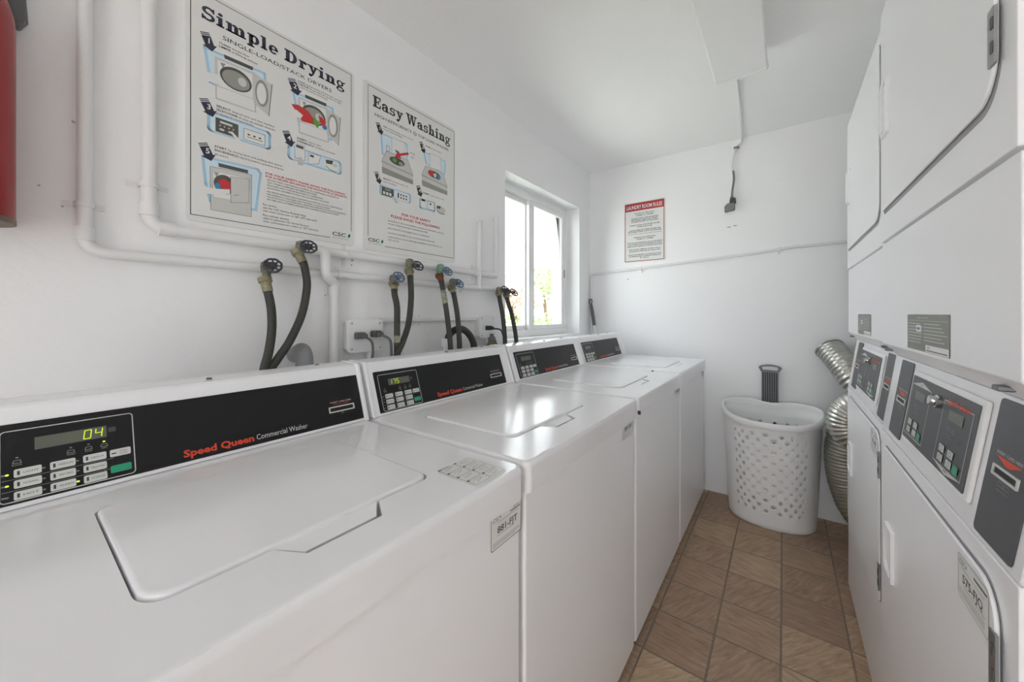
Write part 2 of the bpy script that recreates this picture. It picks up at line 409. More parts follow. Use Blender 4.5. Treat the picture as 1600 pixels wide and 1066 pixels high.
# window: slider with two sashes in a white frame
b = B(); xa, xb = -1.459, -1.345; fw = .042
b.box(xa, xb, WY0, WY1, WZ0, WZ0+fw, VINYL); b.box(xa, xb, WY0, WY1, WZ1-fw, WZ1, VINYL)
b.box(xa, xb, WY0, WY0+fw, WZ0+fw, WZ1-fw, VINYL); b.box(xa, xb, WY1-.028, WY1, WZ0+fw, WZ1-fw, VINYL)
win = struct(b.build('window_1', bevel=.003, loc=(-1.38, 2.09, WZ0)))
def sash(x0, x1, y0, y1, z0, z1, wl, wr):
    b = B(); t = .03
    b.box(x0, x1, y0, y1, z0, z0+t, VINYL); b.box(x0, x1, y0, y1, z1-t, z1, VINYL)
    b.box(x0, x1, y0, y0+wl, z0+t, z1-t, VINYL); b.box(x0, x1, y1-wr, y1, z0+t, z1-t, VINYL)
    o = b.build('sash', win, bevel=.003)
    g = B(); xm = (x0+x1)/2; g.box(xm-.002, xm+.002, y0+wl-.004, y1-wr+.004, z0+t-.004, z1-t+.004, GLASS); g.build('glass_pane', o)
sash(-1.405, -1.38, WY0+fw, 2.085, WZ0+fw, WZ1-fw, .03, .045)
sash(-1.378, -1.352, 2.045, WY1-.028, WZ0+fw, WZ1-fw, .062, .036)
g = B(); g.box(-1.352, -1.346, 2.52, 2.53, 1.44, 1.50, STEEL); g.build('latch', win, bevel=.001)

# outdoors through the glass
b = B(); b.box(-30, -2.4, -12, 40, -.2, -.1, GRASS); b.box(-2.4, -1.46, -12, 40, -.2, -.1, PAVE); b.box(-1.46, 8, -12, YF-.1, -.2, -.04, PAVE); struct(b.build('ground'))
def leaves(b, c, r, n, m, sz):
    for i in range(n):
        while True:
            d = V(random.uniform(-1,1), random.uniform(-1,1), random.uniform(-1,1))
            if .25 < d.length < 1: break
        p = V(c[0]+d.x*r[0], c[1]+d.y*r[1], c[2]+d.z*r[2])
        a = V(random.gauss(0,1), random.gauss(0,1), random.gauss(0,1)).normalized(); q = a.orthogonal().normalized(); t = a.cross(q); s_ = sz*random.uniform(.6,1.3)
        b.add([p-q*s_, p+t*s_*.5, p+q*s_, p-t*s_*.5], [(0,1,2,3)], m)
b = B()
for i in range(9): leaves(b, (-4.4, 4.6+i*.5, .62), (.42, .36, .60), 420, HEDGE, .06)
b.box(-4.55, -4.25, 4.4, 8.8, -.1, .95, HEDGE)
tag(b.build('hedge', loc=(-4.4, 6.6, -.1)), 'clipped green hedge outside below the window', 'hedge')
def tree(name, label, x, y, h, m, n):
    t = thing(name, label, 'tree', (x, y, -.1))
    b = B(); b.tube(spline([(x,y,-.1),(x+.05,y+.04,h*.35),(x-.04,y,h*.7)]), [.09-.002*i for i in range(17)], BARK, 8); b.build('trunk', t)
    b = B()
    for i in range(7):
        a = i*.9; leaves(b, (x+.35*math.cos(a), y+.45*math.sin(a), h*(.72+.07*(i % 4))), (.5,.55,.4), n, m, .08)
    b.build('crown', t)
tree('flowering_tree', 'russet leaved small tree seen through the sliding pane', -6.2, 8.6, 2.1, BLOOM, 200)
tree('garden_tree', 'thin green tree seen through the fixed pane', -6.4, 10.6, 2.6, HEDGE, 110)
t = thing('house', 'pale stucco house with terracotta roof beyond the hedge', 'house', (-17.7, 25, -.1))
b = B(); b.box(-21, -14.5, 16, 34, -.1, 2.1, STUCCO); b.build('house_wall', t)
b = B(); b.prism([(-21.4,2.1),(-14.1,2.1),(-17.7,2.9)], (0,34.4,0), (1,0,0), (0,0,1), (0,-1,0), 18.8, ROOF); b.build('roof', t)
for yy in (13, 17.5):
    b = B(); b.box(-14.52, -14.46, yy+8, yy+9.4, .9, 1.7, GREYC); b.build('house_window', t)

# ------------------------------------------------------------------ washing machines
TZ = .876; XF = -.40
CV = Vector((-.04, 0, .117)).normalized(); CN = Vector((0,1,0)).cross(CV)
def cpt(y, v, h=0): return V(-.913, y, TZ)+CV*v+CN*h
def hole_plate(b, outer, hole, zt, zb, m, hz=None):
    """flat plate at zt with outline outer (xy), an opening hole (xy) walled down to zb with a floor"""
    bm = bmesh.new()
    vo = [bm.verts.new((x, y, zt)) for x, y in outer]; vh = [bm.verts.new((x, y, zt)) for x, y in hole]
    ed = [bm.edges.new((l[i], l[(i+1) % len(l)])) for l in (vo, vh) for i in range(len(l))]
    bmesh.ops.triangle_fill(bm, use_beauty=True, use_dissolve=False, edges=ed)
    bm.verts.index_update(); bm.verts.ensure_lookup_table()
    vs = [tuple(v.co) for v in bm.verts]; fs = []
    for f in bm.faces:
        q = [v.index for v in f.verts]
        fs.append(tuple(q if f.normal.z > 0 else q[::-1]))
    n0 = len(outer); bm.free()
    b.add(vs, fs, m)
    n = len(hole); ar = sum(hole[i][0]*hole[(i+1) % n][1]-hole[(i+1) % n][0]*hole[i][1] for i in range(n)); hl = hole if ar > 0 else hole[::-1]
    vs = [(x, y, zt) for x, y in hl]+[(x, y, zb) for x, y in hl]
    b.add(vs, [((i+1) % n, i, n+i, n+(i+1) % n) for i in range(n)]+[tuple(range(n, 2*n))], m)

def wn_(o):
    m = o.modifiers.new('flat', 'WEIGHTED_NORMAL'); m.mode = 'FACE_AREA'; m.weight = 100; m.keep_sharp = True
BUTTONS = [['LIGHT','MEDIUM','HEAVY'],['NORMAL','PERM PRESS','DELICATES'],['HOT','WARM','COLD']]
def washer(label, y0, y1, lid, pan, digits, lit, serial, sticker, skew=0):
    t = thing('washing_machine', label, 'washing machine', ((XF-1.04)/2, (y0+y1)/2, 0), 'top load washers along the wall')
    ya, yb = y0+.002, y1-.002
    b = B(); b.box(-1.04, XF-.009, ya+.002, yb-.002, .03, .816, ENAMEL2); cab = b.build('cabinet', t, bevel=.008, seg=3)
    b = B(); b.box(-1.0, XF-.03, ya+.02, yb-.02, 0, .03, SEAM); b.build('base', t)
    # rolled top with a sunken opening for the lid
    r = .016; out = rrect(-1.04, ya, XF, yb, (.004, r, r, .004), 5)
    l0, l1 = lid; hx0, hx1 = -.82, -.506; n0, n1 = l0+.140, l0+.244; nx = -.466
    def lidloop(g, tab):
        x0, x1, a, c = hx0+g, hx1-g, l0+g, l1-g; R = .034; Rb = .016
        p = []
        for i in range(7): q = pi+.5*pi*i/6; p.append((x0+Rb+Rb*math.cos(q), a+Rb+Rb*math.sin(q)))
        for i in range(9): q = 1.5*pi+.5*pi*i/8; p.append((x1-R+R*math.cos(q), a+R*.8+R*.8*math.sin(q)))
        if tab: p += [(x1, n0-.022+g), (nx-g, n0+g), (nx-g, n1-g), (x1, n1+.022-g)]
        for i in range(9): q = .5*pi*i/8; p.append((x1-R*.6+R*.6*math.cos(q), c-R*.6+R*.6*math.sin(q)))
        for i in range(7): q = .5*pi+.5*pi*i/6; p.append((x0+Rb+Rb*math.cos(q), c-Rb+Rb*math.sin(q)))
        return p
    b = B(); hole_plate(b, [(x*1, y) for x, y in rrect(-1.04, ya+r*.5, XF-r*.5, yb-r*.5, (.004, r*.7, r*.7, .004), 5)], lidloop(0, 1), TZ, TZ-.032, ENAMEL)
    prof = [(r*.5, 0), (r*.22, .0025), (r*.06, .007), (0, .014), (0, .062)]
    rings = [[(x, y, TZ-dz) for x, y in rrect(-1.04+(0), ya+i, XF-i, yb-i, (.004, max(r-i*.6, .006), max(r-i*.6, .006), .004), 5)] for i, dz in prof]
    n = len(rings[0]); vs = [p for q in rings for p in q]; fs = []
    for i in range(len(rings)-1):
        for j in range(n): fs.append((i*n+j, (i+1)*n+j, (i+1)*n+(j+1) % n, i*n+(j+1) % n))
    b.add(vs, fs, ENAMEL); b.add(rings[-1], [tuple(range(n-1, -1, -1))], ENAMEL)
    wn_(b.build('top_panel', t, angle=30, merge=True))
    # lid with a finger scoop in its front edge
    lo = lidloop(.0028, 0); li = lidloop(.0085, 0); lm = lidloop(.0042, 0); n = len(lo)
    b = B()
    vs = [(x, y, TZ-.031) for x, y in lo]+[(x, y, TZ+.0008) for x, y in lo]+[(x, y, TZ+.0032) for x, y in lm]+[(x, y, TZ+.0046) for x, y in li]
    fs = [(k*n+j, k*n+(j+1) % n, (k+1)*n+(j+1) % n, (k+1)*n+j) for k in range(3) for j in range(n)]
    b.add(vs, fs+[tuple(range(3*n, 4*n))], ENAMEL); ld = None
    # finger scoop: lip sloping from the lid edge down under the panel's front lip
    sc_ = [(hx1-.003, n0-.020, -.0015), (hx1-.003, n1+.020, -.0015), (nx-.011, n1-.002, -.0035), (nx-.011, n0+.002, -.0035)]
    b.add([(x, y, TZ+z) for x, y, z in sc_]+[(x, y, TZ+z-.002) for x, y, z in sc_], [(0,3,2,1),(0,1,5,4),(1,2,6,5),(2,3,7,6),(3,0,4,7)], ENAMEL)
    wn_(b.build('lid', t, angle=42, merge=True))
    # console
    b = B(); e = .003
    pr = [(-.9130, TZ+.0006)] + [((cpt(0, .147)).x, (cpt(0, .147)).z), (-.963, 1.0225), (-.968, 1.0255), (-.976, 1.027), (-1.04, 1.028), (-1.04, TZ+.0006)]
    b.prism(pr, (0, yb-e, 0), (1,0,0), (0,0,1), (0,-1,0), yb-ya-2*e, ENAMEL)
    con = b.build('console', t, bevel=.007, seg=3, angle=30)
    for (yy, s_) in ((ya+.001, 1), (yb-.001, -1)):
        b = B(); pe = [(x-.003 if x > -1 else x, z+.0015) for x, z in pr]
        q = [(-.9105, TZ+.0006)]+[(x+.0025, z+.002) for x, z in pr[1:5]]+[(-1.0405, 1.0305), (-1.0405, TZ+.0006)]
        b.prism(q if s_ < 0 else q, (0, yy if s_ < 0 else yy+.011, 0), (1,0,0), (0,0,1), (0,-1,0), .011, ENAMEL); b.build('end_cap', con, bevel=.003, angle=30)
    for yy in (ya+.345, yb-.09):
        b = B(); b.lathe([(.0052,0),(.0052,.002),(.004,.0034),(.0,.0036)], (-.985 if yy < yb-.1 else -1.02, yy, 1.0275), (0,0,1), GALV, 12); b.build('screw', con)
    # black fascia with keypad, display, slot, lettering
    p0, p1 = pan; PW = p1-p0
    P = Print(cpt(p0, .0), (0,1,0), CV); fh = .002
    b = B(); b.prism(rrect(0, .009, PW, .128, .003, 3), P.o, P.U, P.V, P.N, fh, PANEL); pn = b.build('control_panel', t, bevel=.0006, seg=1)
    P.o = P.o+P.N*fh
    P.ring(rrect(.012, .013, .152, .117, .005, 4), .0014, GREYA); P.line([(.014,.0285),(.126,.0285)], .0005, GREYB); P.line([(.014,.045),(.126,.045)], .0005, GREYB); P.build('keypad_outline', pn)
    P.rect(.044, .083, .120, .102, LCD, .0005); P.rect(.122, .090, .131, .098, GREYD, .0005); ds = P.build('display', pn)
    SEG = {'0':'abcdef','4':'bcfg','1':'bc','7':'abc','5':'acdfg','-':'g',' ':''}
    ux = digits[1]; wD, hD, z0 = .0075, .0068, .0857
    for ch_ in digits[0]:
        sk = lambda u, v: (ux+u+.12*v, z0+v)
        XY = {'a':((0,2*hD),(wD,2*hD)),'b':((wD,2*hD),(wD,hD)),'c':((wD,hD),(wD,0)),'d':((0,0),(wD,0)),'e':((0,0),(0,hD)),'f':((0,hD),(0,2*hD)),'g':((0,hD),(wD,hD))}
        for g_ in SEG[ch_]:
            (a0_, b0_), (a1_, b1_) = XY[g_]; p_, q_ = Vector(sk(a0_, b0_)), Vector(sk(a1_, b1_)); d_ = (q_-p_)*.1; P.line([tuple(p_+d_), tuple(q_-d_)], .0013, LCDON if digits[2] else LCDIM, .0009)
        ux += .0125
    if digits[0].strip(): P.build('lit_digits', ds)
    cols = (.0245, .0585, .0925); rows = (.053, .037, .0205)
    for r_ in range(3):
        for c_ in range(3):
            P.rect(cols[c_], rows[r_]-.006, cols[c_]+.026, rows[r_]+.006, BTN, .0012, r=.002)
            for i_ in range(0): pass
            P.rect(cols[c_]+.003, rows[r_]-.003, cols[c_]+.0055, rows[r_]+.003, DARKP, .0014)
            P.text(BUTTONS[r_][c_], cols[c_]+.016, rows[r_]-.0014, .0027, DARKP, align='c', h=.0014, width=.0145); P.build('button', pn)
    P.rect(.1225, .047, .1475, .059, BTN, .0012, r=.002); P.text('SMALL', .139, .0535, .0024, DARKP, align='c', h=.0014); P.text('LOAD', .139, .0495, .0024, DARKP, align='c', h=.0014); P.rect(.1245,.0515,.130,.0535, DARKP, .0014); P.build('button', pn)
    P.rect(.1225, .0205, .1475, .0325, GREEN, .0012, r=.002); P.text('START', .135, .0245, .0035, TEAL, align='c', h=.0014, width=.017); P.build('start_button', pn)['label'] = 'green start button'
    k = 0
    for r_ in range(3):
        for c_ in range(4):
            if c_ == 3 and r_ == 1: continue
            u = (cols+(.1225,))[c_]-.006; v = rows[r_] if c_ < 3 else (.053, 0, .0265)[r_]
            P.ell(u, v, .0018, .0013, LEDG if (r_, c_) in lit else LEDO, .0007, n=10); P.build('indicator_light', pn)
        P.text(('SOIL','CYCLE','TEMP')[r_], .0135, rows[r_]-.001, .0022, WHITEP, h=.0006, width=.004); P.build('row_lettering', pn)
    for i_, (u, s_) in enumerate(((.0275,'DOOR'), (.080,'WASH'), (.099,'RINSE'), (.1165,'SPIN'))):
        v = .068 if i_ else .068
        P.ell(u, v+.008, .0016, .0012, LEDG if ('i', i_) in lit else LEDO, .0007, n=10); P.build('indicator_light', pn)
        P.ring([(u-.004, v), (u+.004, v), (u+.003, v+.004), (u-.003, v+.004)], .0007, GREYB, .0006); P.text(s_, u, v-.0038, .0022, GREYB, align='c', h=.0006); P.build('stage_symbol', pn)
    P.text('Speed Queen', .217, .0178, .0125, ORANGE, width=.116, bold=2); P.text('Commercial Washer', .338, .0185, .0112, WHITEP, width=.106); P.build('maker_lettering', pn)
    P.text('INSERT CARD HERE', .534, .0635, .0032, WHITEP, align='c', width=.056); P.text('VALUE CARD', .534, .0585, .003, ORANGE, align='c', width=.044); P.build('slot_lettering', pn); P.text('CSC', .534, .034, .003, GREYB, align='c'); P.build('company_mark', pn)
    b = B(); rr = rrect(.5, .0395, .568, .0545, .0015, 2); ir = rrect(.503, .0425, .565, .0515, .001, 2)
    nn = len(rr); vs = [P.at(u, v, .0002) for u, v in rr]+[P.at(u, v, .0018) for u, v in rr]+[P.at(u, v, .0018) for u, v in ir]+[P.at(u, v, .0002) for u, v in ir]
    fs = [(k_*nn+j, k_*nn+(j+1) % nn, (k_+1)*nn+(j+1) % nn, (k_+1)*nn+j) for k_ in range(3) for j in range(nn)]
    b.add(vs, fs, GREYA); b.add([P.at(u, v, .0004) for u, v in ir], [tuple(range(nn))], BLACK); b.build('card_slot', pn)
    # service sticker on the front, below the rolled edge
    P = Print((XF-.009, serial[1], serial[2]), (0,1,0), (0,0,1)); sw, sh = serial[3], .062
    P.rect(0, 0, sw, sh, SIGNW, .0003, r=.004); P.ring(rrect(.001,.001,sw-.001,sh-.001,.004,3), .0011, GREYC, .0005)
    P.text('CSC', .006, sh-.013, .007, GREYB, bold=True); P.ell(.0275, sh-.009, .0016, .003, GREYB, .0005)
    P.text('SERVICE', sw-.005, sh-.009, .004, GREYC, align='r'); P.line([(sw-.034, sh-.012), (sw-.004, sh-.012)], .002, GREYC)
    P.line([(.018, sh-.0165), (sw-.01, sh-.0165)], .0006, GREYC)
    P.text(serial[0], sw/2+.003, .026, .0115, GREYC, align='c', bold=True, width=sw*.66); P.line([(.018,.0225),(sw-.022,.0225)], .0006, GREYC)
    P.line([(.006,.012),(sw-.006,.012)], .0009, GREYB); P.line([(.006,.009),(sw-.006,.009)], .0009, GREYB); P.line([(.006,.006),(sw-.02,.006)], .0009, GREYB); P.build('service_sticker', cab)
    if sticker:
        a0, x0 = sticker; P = Print((x0, a0, TZ+.0006), (0,1,0), (-1,0,0)); 
        P.rect(0, 0, .086, .104, SIGNW, .0002, r=(.012))
        for i in range(4):
            for j in range(2):
                u, v = .004+j*.04, .006+i*.024
                P.ring(rrect(u, v, u+.037, v+.021, .002, 2), .0008, GREYB, .0004); P.rect(u-.002, v+.019, u+.004, v+.023, GREYC, .0005)
                P.line([(u+.008, v+.006+(i % 2)*.004), (u+.026, v+.013-(j*.005))], .001, GREYB, .0004); P.line([(u+.008, v+.015), (u+.03, v+.016)], .0009, GREYB, .0004)
        P.line([(.008,.1), (.03,.1)], .0014, GREYC, .0004)
        P.build('instruction_sticker', t, 'pale pictogram instruction sticker')
    return t
washer('white top load washer with 04 lit on its display, first in the row', -.090, .592, (.077,.449), (-.016,.574), ('04', .094, True), {(0,0),(1,0),(2,2),('i',3)}, ('881-FJT', .497, .750, .092), (.468, -.412))
washer('white top load washer with 175 on its display, second in the row', .598, 1.272, (.695,1.090), (.625,1.215), ('175', .047, True), set(), ('881-FJS', 1.150, .765, .100), None)
washer('white top load washer standing below the window, third in the row, keypad display dim', 1.279, 1.958, (1.410,1.780), (1.312,1.890), ('175', .05, False), set(), ('881-FJR', 1.862, .765, .092), None)
washer('white top load washer at the far end of the row against the back wall', 1.965, 2.648, (2.085,2.440), (1.975,2.560), ('  ', .05, False), set(), ('881-FJQ', 2.545, .765, .092), None)

wm = [o for o in COL.objects if o.name.startswith('washing_machine')]
b = B(); b.lathe([(.006,0),(.006,.004),(.003,.006),(0,.0062)], (-.529,1.923,TZ), (0,0,1), GREYP, 12); b.build('bumper', wm[2])
b = B(); b.box(-.401, -.392, 1.2755, 1.284, .822, .834, GREYD); b.build('lid_clip', wm[2], bevel=.001)

# ------------------------------------------------------------------ stacked dryers
def slat(b, o, U, Vv, N, pts, h, m): b.prism(pts, o, U, Vv, N, h, m)
def dryer(label, yL, yR, XD, serial, up_hinge=True):
    """yL: far edge, yR: near edge; front faces -x"""
    t = thing('stacked_dryer', label, 'dryer', (XD+.36, (yL+yR)/2, 0), 'stacked dryers')
    Wd = yL-yR; XBk = XD+.72
    def fr(z0=0): return V(XD, yL, z0), V(0,-1,0), V(0,0,1), V(-1,0,0)
    zc0, zc1 = .858, 1.058; xr = XD+.028
    # body: side profile with the console notch, a little behind the front skins
    d = .012
    pr = [(XD+d, .0), (XD+d, zc0), (XD+d, zc0+.004), (xr+.004, zc1), (XD+d, 1.092), (XD+d, 1.97), (XBk, 1.97), (XBk, 0)]
    b = B(); b.prism(pr[::-1], (0, yR, 0), (1,0,0), (0,0,1), (0,1,0), Wd, ENAMEL2); body = b.build('cabinet', t)
    # front skins: each a rounded sheet, 12 mm proud
    def skin(name, z0, z1, m=ENAMEL2, th=.012, r=.012, bev=.006, inset=0.0015):
        b = B(); o, U, Vv, N = fr(); b.prism(rrect(inset, z0, Wd-inset, z1, .002, 1), o+N*(-d), U, Vv, N, th, m); return b.build(name, t, bevel=bev, seg=3)
    skin('kick_panel', .012, .298, th=.0105)
    low = skin('lower_front', .302, .856, th=.012)
    mid = skin('middle_front', 1.088, 1.352, th=.010)
    up = skin('upper_front', 1.357, 1.972, th=.013)
    # chamfer under the middle front
    b = B(); q = [(XD+.002, 1.0885), (XD+.012, 1.0885), (xr+.012, 1.0585), (xr+.001, 1.0585)]
    b.prism(q, (0, yL-.002, 0), (1,0,0), (0,0,1), (0,-1,0), Wd-.004, ENAMEL2); ch = b.build('chamfer', t, bevel=.002)
    for u in (.012, Wd-.085):
        b = B(); b.box(XD+.004, XD+.02, yL-u-.018, yL-u, 1.068, 1.075, GALV); b.build('latch', ch, bevel=.002)
    # doors
    def door(name, z0, z1, hz, low_, hu):
        b = B(); o, U, Vv, N = fr(); dep = .002 if not low_ else .002
        rr = (.012,.055,.012,.02) if not low_ else (.012,.012,.05,.03)
        ou = rrect(.046, z0, Wd-.041, z1, rr, 7); g = [(.007 if not low_ else .004)]
        n = len(ou)
        # grey sheet around the door, the gap's shade put into its colour
        cx, cy = Wd/2, (z0+z1)/2
        sh = rrect(.046-.004, z0-(.009 if not low_ else .003), Wd-.041+.004, z1+.003, tuple(x+.004 for x in rr), 7)
        face = .013 if not low_ else .012
        P = Print(o, U, Vv); 
        b2 = B(); b2.prism(sh, o+N*(face-d-.0), U, Vv, N, .0006, GAPSHADE); 
        rev = b2.build('door_gap_sheet', t)
        th = .005
        b.prism(ou, o+N*(face-d+.0006), U, Vv, N, th, ENAMEL2)
        dr = b.build(name, t, bevel=.0022, seg=3)
        f0 = face-d+.0006+th
        # pull: raised rim around a finger pocket
        hu0, hu1, h0, h1 = hu[0], hu[1], hz[0], hz[1]
        hb = B(); P = Print(o+N*f0, U, Vv)
        o_ = [(hu0, h0+.018), (hu0+.018, h0), (hu1, h0), (hu1, h1), (hu0+.014, h1), (hu0, h1-.018)]
        i_ = [(hu0+.006, h0+.022), (hu0+.022, h0+.008), (hu1-.012, h0+.008), (hu1-.012, h1-.008), (hu0+.018, h1-.008), (hu0+.006, h1-.022)]
        k = len(o_); vs = [P.at(u, v, 0) for u, v in o_]+[P.at(u, v, .007) for u, v in o_]+[P.at(u, v, .007) for u, v in i_]+[P.at(u+.004, v, .0008) for u, v in i_]
        hb.add(vs, [(a*k+j, a*k+(j+1) % k, (a+1)*k+(j+1) % k, (a+1)*k+j) for a in range(3) for j in range(k)]+[tuple(range(3*k, 4*k))], ENAMEL2)
        hb.build('handle', dr, bevel=.0015)
        return dr, f0
    up_d, f0 = door('upper_door', 1.434, 1.93, (1.612, 1.752), False, (.064, .135))
    lo_d, f1 = door('lower_door', .350, .826, (.530, .652), True, (.100, .180))
    for dr, zz, ff in ((up_d, (1.472,1.543), f0), (lo_d, (.702,.775), f1), (lo_d, (.386,.458), f1), (up_d, (1.80,1.87), f0)):
        if dr is up_d and not up_hinge: continue
        b = B(); o, U, Vv, N = fr(); u0 = Wd-.052
        b.prism(rrect(u0, zz[0], u0+.018, zz[1], .001, 1), o+N*(ff-.0012), U, Vv, N, .003, STEEL)
        for k in (.2, .62): b.prism(rrect(u0+.010, zz[0]+(zz[1]-zz[0])*k, u0+.0165, zz[0]+(zz[1]-zz[0])*(k+.2), .0005, 1), o+N*(ff+.0018), U, Vv, N, .0012, GREYC)
        b.build('hinge', dr)
    # plate on the middle front
    P = Print(V(XD-.010+d-.0, yL, 0)+V(-.0006,0,0), (0,-1,0), (0,0,1)); P.o = V(XD+d-.010-.0004, yL, 0)
    x0, x1, z0, z1 = .258, .508, 1.094, 1.165
    P.rect(x0, z0, x1, z1, OLIVE, .0003); P.text('ATTENTION / ATENCION', (x0+x1)/2-.02, z1-.0085, .0042, GREYA, align='c'); P.line([(x0+.004, z1-.012), (x1-.004, z1-.012)], .0006, GREYA)
    for i in range(7):
        z = z1-.018-i*.0062; P.line([(x0+.005, z), (x0+.09+(i*37 % 20)*.001, z)], .0013, GREYA); 
        if i < 6: P.line([(x0+.115, z), (x0+.2+(i*53 % 40)*.001, z)], .0013, GREYA)
    P.rect(x0+.065, z1-.034, x0+.097, z1-.021, SIGNW, .0005); P.rect(x0+.07, z1-.030, x0+.09, z1-.025, BLU2, .0006)
    P.rect(x1-.125, z0+.001, x1-.003, z0+.014, SIGNW, .0005); P.line([(x1-.12, z0+.004), (x1-.01, z0+.004)], .002, GREYC, .0006); P.text('SERIAL', x1-.115, z0+.0075, .004, GREYC, h=.0006); P.build('rating_plate', mid, 'olive grey rating plate with pale print')
    # slanted console
    cv = V(xr-XD, 0, zc1-zc0).normalized(); U = V(0,-1,0); N = U.cross(cv)
    o = V(XD+.001, yL, zc0); Lc = (zc1-zc0)/cv.z
    b = B(); b.prism(rrect(.002, .0, Wd-.002, Lc, .003, 2), o-N*.012, U, cv, N, .012, ENAMEL); con = b.build('console', t, bevel=.004, seg=3)
    def vz(z): return (z-zc0)/cv.z
    P = Print(o, U, cv)
    for (u0, u1, za, zb, s0, s1) in ((.078,.184,.872,1.052,.102,.176), (.600,.708,.866,1.052,.621,.688)):
        b = B(); b.prism(rrect(u0, vz(za), u1, vz(zb), .007, 4), o, U, cv, N, .0015, PANEL2); pl = b.build('card_reader', con)
        P.o = o+N*.0015
        P.text('INSERT CARD HERE', (s0+s1)/2, vz(.981), .0042, GREYA, align='c', width=(s1-s0)*.98)
        P.poly([(s0, vz(.9785)), (s1, vz(.9785)), ((s0+s1)/2+.006, vz(.970)), ((s0+s1)/2-.006, vz(.970))], ORANGE)
        P.ring(rrect((s0+s1)/2-.015, vz(.9425), (s0+s1)/2+.013, vz(.948), .001, 2), .0005, GREYB); P.text('CSC', (s0+s1)/2, vz(.9435), .003, GREYB, align='c'); P.line([((s0+s1)/2-.016, vz(.937)), ((s0+s1)/2+.014, vz(.937))], .0006, GREYB); P.build('reader_print', pl)
        b = B(); rr = rrect(s0, vz(.952), s1, vz(.9665), .001, 2); ir = rrect(s0+.004, vz(.9553), s1-.004, vz(.9635), .001, 2); nn = len(rr)
        vs = [P.at(u, v, .0002) for u, v in rr]+[P.at(u, v, .002) for u, v in rr]+[P.at(u, v, .002) for u, v in ir]+[P.at(u, v, .0002) for u, v in ir]
        b.add(vs, [(k_*nn+j, k_*nn+(j+1) % nn, (k_+1)*nn+(j+1) % nn, (k_+1)*nn+j) for k_ in range(3) for j in range(nn)], GREYA)
        b.add([P.at(u, v, .0004) for u, v in ir], [tuple(range(nn))], BLACK); b.build('card_slot', pl)
    b = B(); b.prism(rrect(.214, vz(.888), .580, vz(1.041), .005, 3), o, U, cv, N, .006, PLASTIC); fm = b.build('panel_frame', con, bevel=.003)
    b = B(); b.prism(rrect(.224, vz(.897), .566, vz(1.031), .002, 2), o+N*.006, U, cv, N, .0012, PANEL2); cp = b.build('control_panel', con)
    P.o = o+N*.0072
    def pad(u0, u1, dirn):
        zt, zb = vz(1.014), vz(.908)
        P.ring([(u0, zb), (u1, zb), (u1, zt), (u0, zt)], .0016, GREYA)
        m_ = (u0+u1)/2
        if dirn > 0: P.poly([(u0, zt), (u1, zt), (m_, zt+.010)], GREYA); P.text('UPPER', m_, zt+.0015, .003, GREYC, align='c', h=.0007)
        else: P.poly([(u0, zb), (m_, zb-.009), (u1, zb)], GREYA); P.text('LOWER', m_, zb-.0045, .003, GREYC, align='c', h=.0007)
        P.build('pad_outline', cp)
        P.rect(u0+.030, vz(.986), u0+.092, vz(1.003), LCD, .0006); P.build('display', cp)
        bu = []
        for r_, z in enumerate((.9355, .9195)):
            for c_ in range(2):
                uu = u0+.019+c_*.040; P.rect(uu, vz(z)-.006, uu+.024, vz(z)+.006, BTN, .0012); P.ring(rrect(uu+.007, vz(z)-.003, uu+.017, vz(z)+.003, .001, 2), .0008, GREYC, .0014); P.build('button', cp)
                P.ell(uu-.007, vz(z), .0017, .0013, LEDO, .0007, n=10); P.build('indicator_light', cp)
        for uu, z in ((.04,.975), (.062,.973), (.056,.962)): P.ell(u0+uu, vz(z), .003, .0016, LEDO, .0007, n=10); P.line([(u0+uu-.006, vz(z)-.004), (u0+uu+.006, vz(z)-.004)], .0008, GREYB); P.build('indicator_light', cp)
        P.rect(u0+.089, vz(.9195)-.007, u0+.111, vz(.9195)+.007, GREEN, .0012); P.build('start_button', cp)['label'] = 'green start button'
    pad(.232, .354, 1); pad(.428, .551, -1)
    P.text('Speed Queen', .447, vz(1.0115), .0085, ORANGE, width=.092, bold=2, h=.0008); P.build('maker_lettering', cp)
    b = B(); b.lathe([(.0115,0),(.0115,.006),(.0085,.007),(.0085,.014),(.0078,.015),(0,.015)], P.at(.406, vz(1.006), 0), P.N, CHROME, 18); b.box(0,0,0,0,0,0, BLACK) if False else None; b.build('key_lock', cp)
    # service sticker on the lower door
    P = Print(V(XD-.0, yL, 0), U, (0,0,1)); P.o = V(XD+d-(.012+.0006+.005), yL, 0)
    u0, z0, sw, sh = Wd-.158, .752, .102, .064
    P.rect(u0, z0, u0+sw, z0+sh, SIGNW, .0003, r=.004); P.ring(rrect(u0+.001, z0+.001, u0+sw-.001, z0+sh-.001, .004, 3), .0009, GREYB, .0005)
    P.text('CSC', u0+.006, z0+sh-.014, .008, GREYB, bold=True); P.ell(u0+.030, z0+sh-.010, .0016, .003, GREYB); P.line([(u0+sw-.045, z0+sh-.010), (u0+sw-.006, z0+sh-.010)], .003, GREYC); P.line([(u0+.012, z0+sh-.018), (u0+sw-.012, z0+sh-.018)], .0006, GREYC)
    P.text(serial, u0+sw/2, z0+.027, .012, GREYC, align='c', bold=True, width=sw*.66)
    for i, v in enumerate((.022, .015, .011, .008)): P.line([(u0+(.02 if i == 0 else .005), z0+v), (u0+sw-.012, z0+v)], .0009, GREYB)
    P.build('service_sticker', lo_d)
    return t
GAPSHADE = mat('door_gap_shade', (150,150,152), .5)  # grey standing for the shade in the gap around the doors
dryer('white stacked dryer nearest the camera, its slanted console facing the washers', 1.406, .676, .2155, '575-FJQ')
dryer('white stacked dryer standing deeper in the room beside the foil ducts', 2.134, 1.418, .2245, '575-FJP', False)

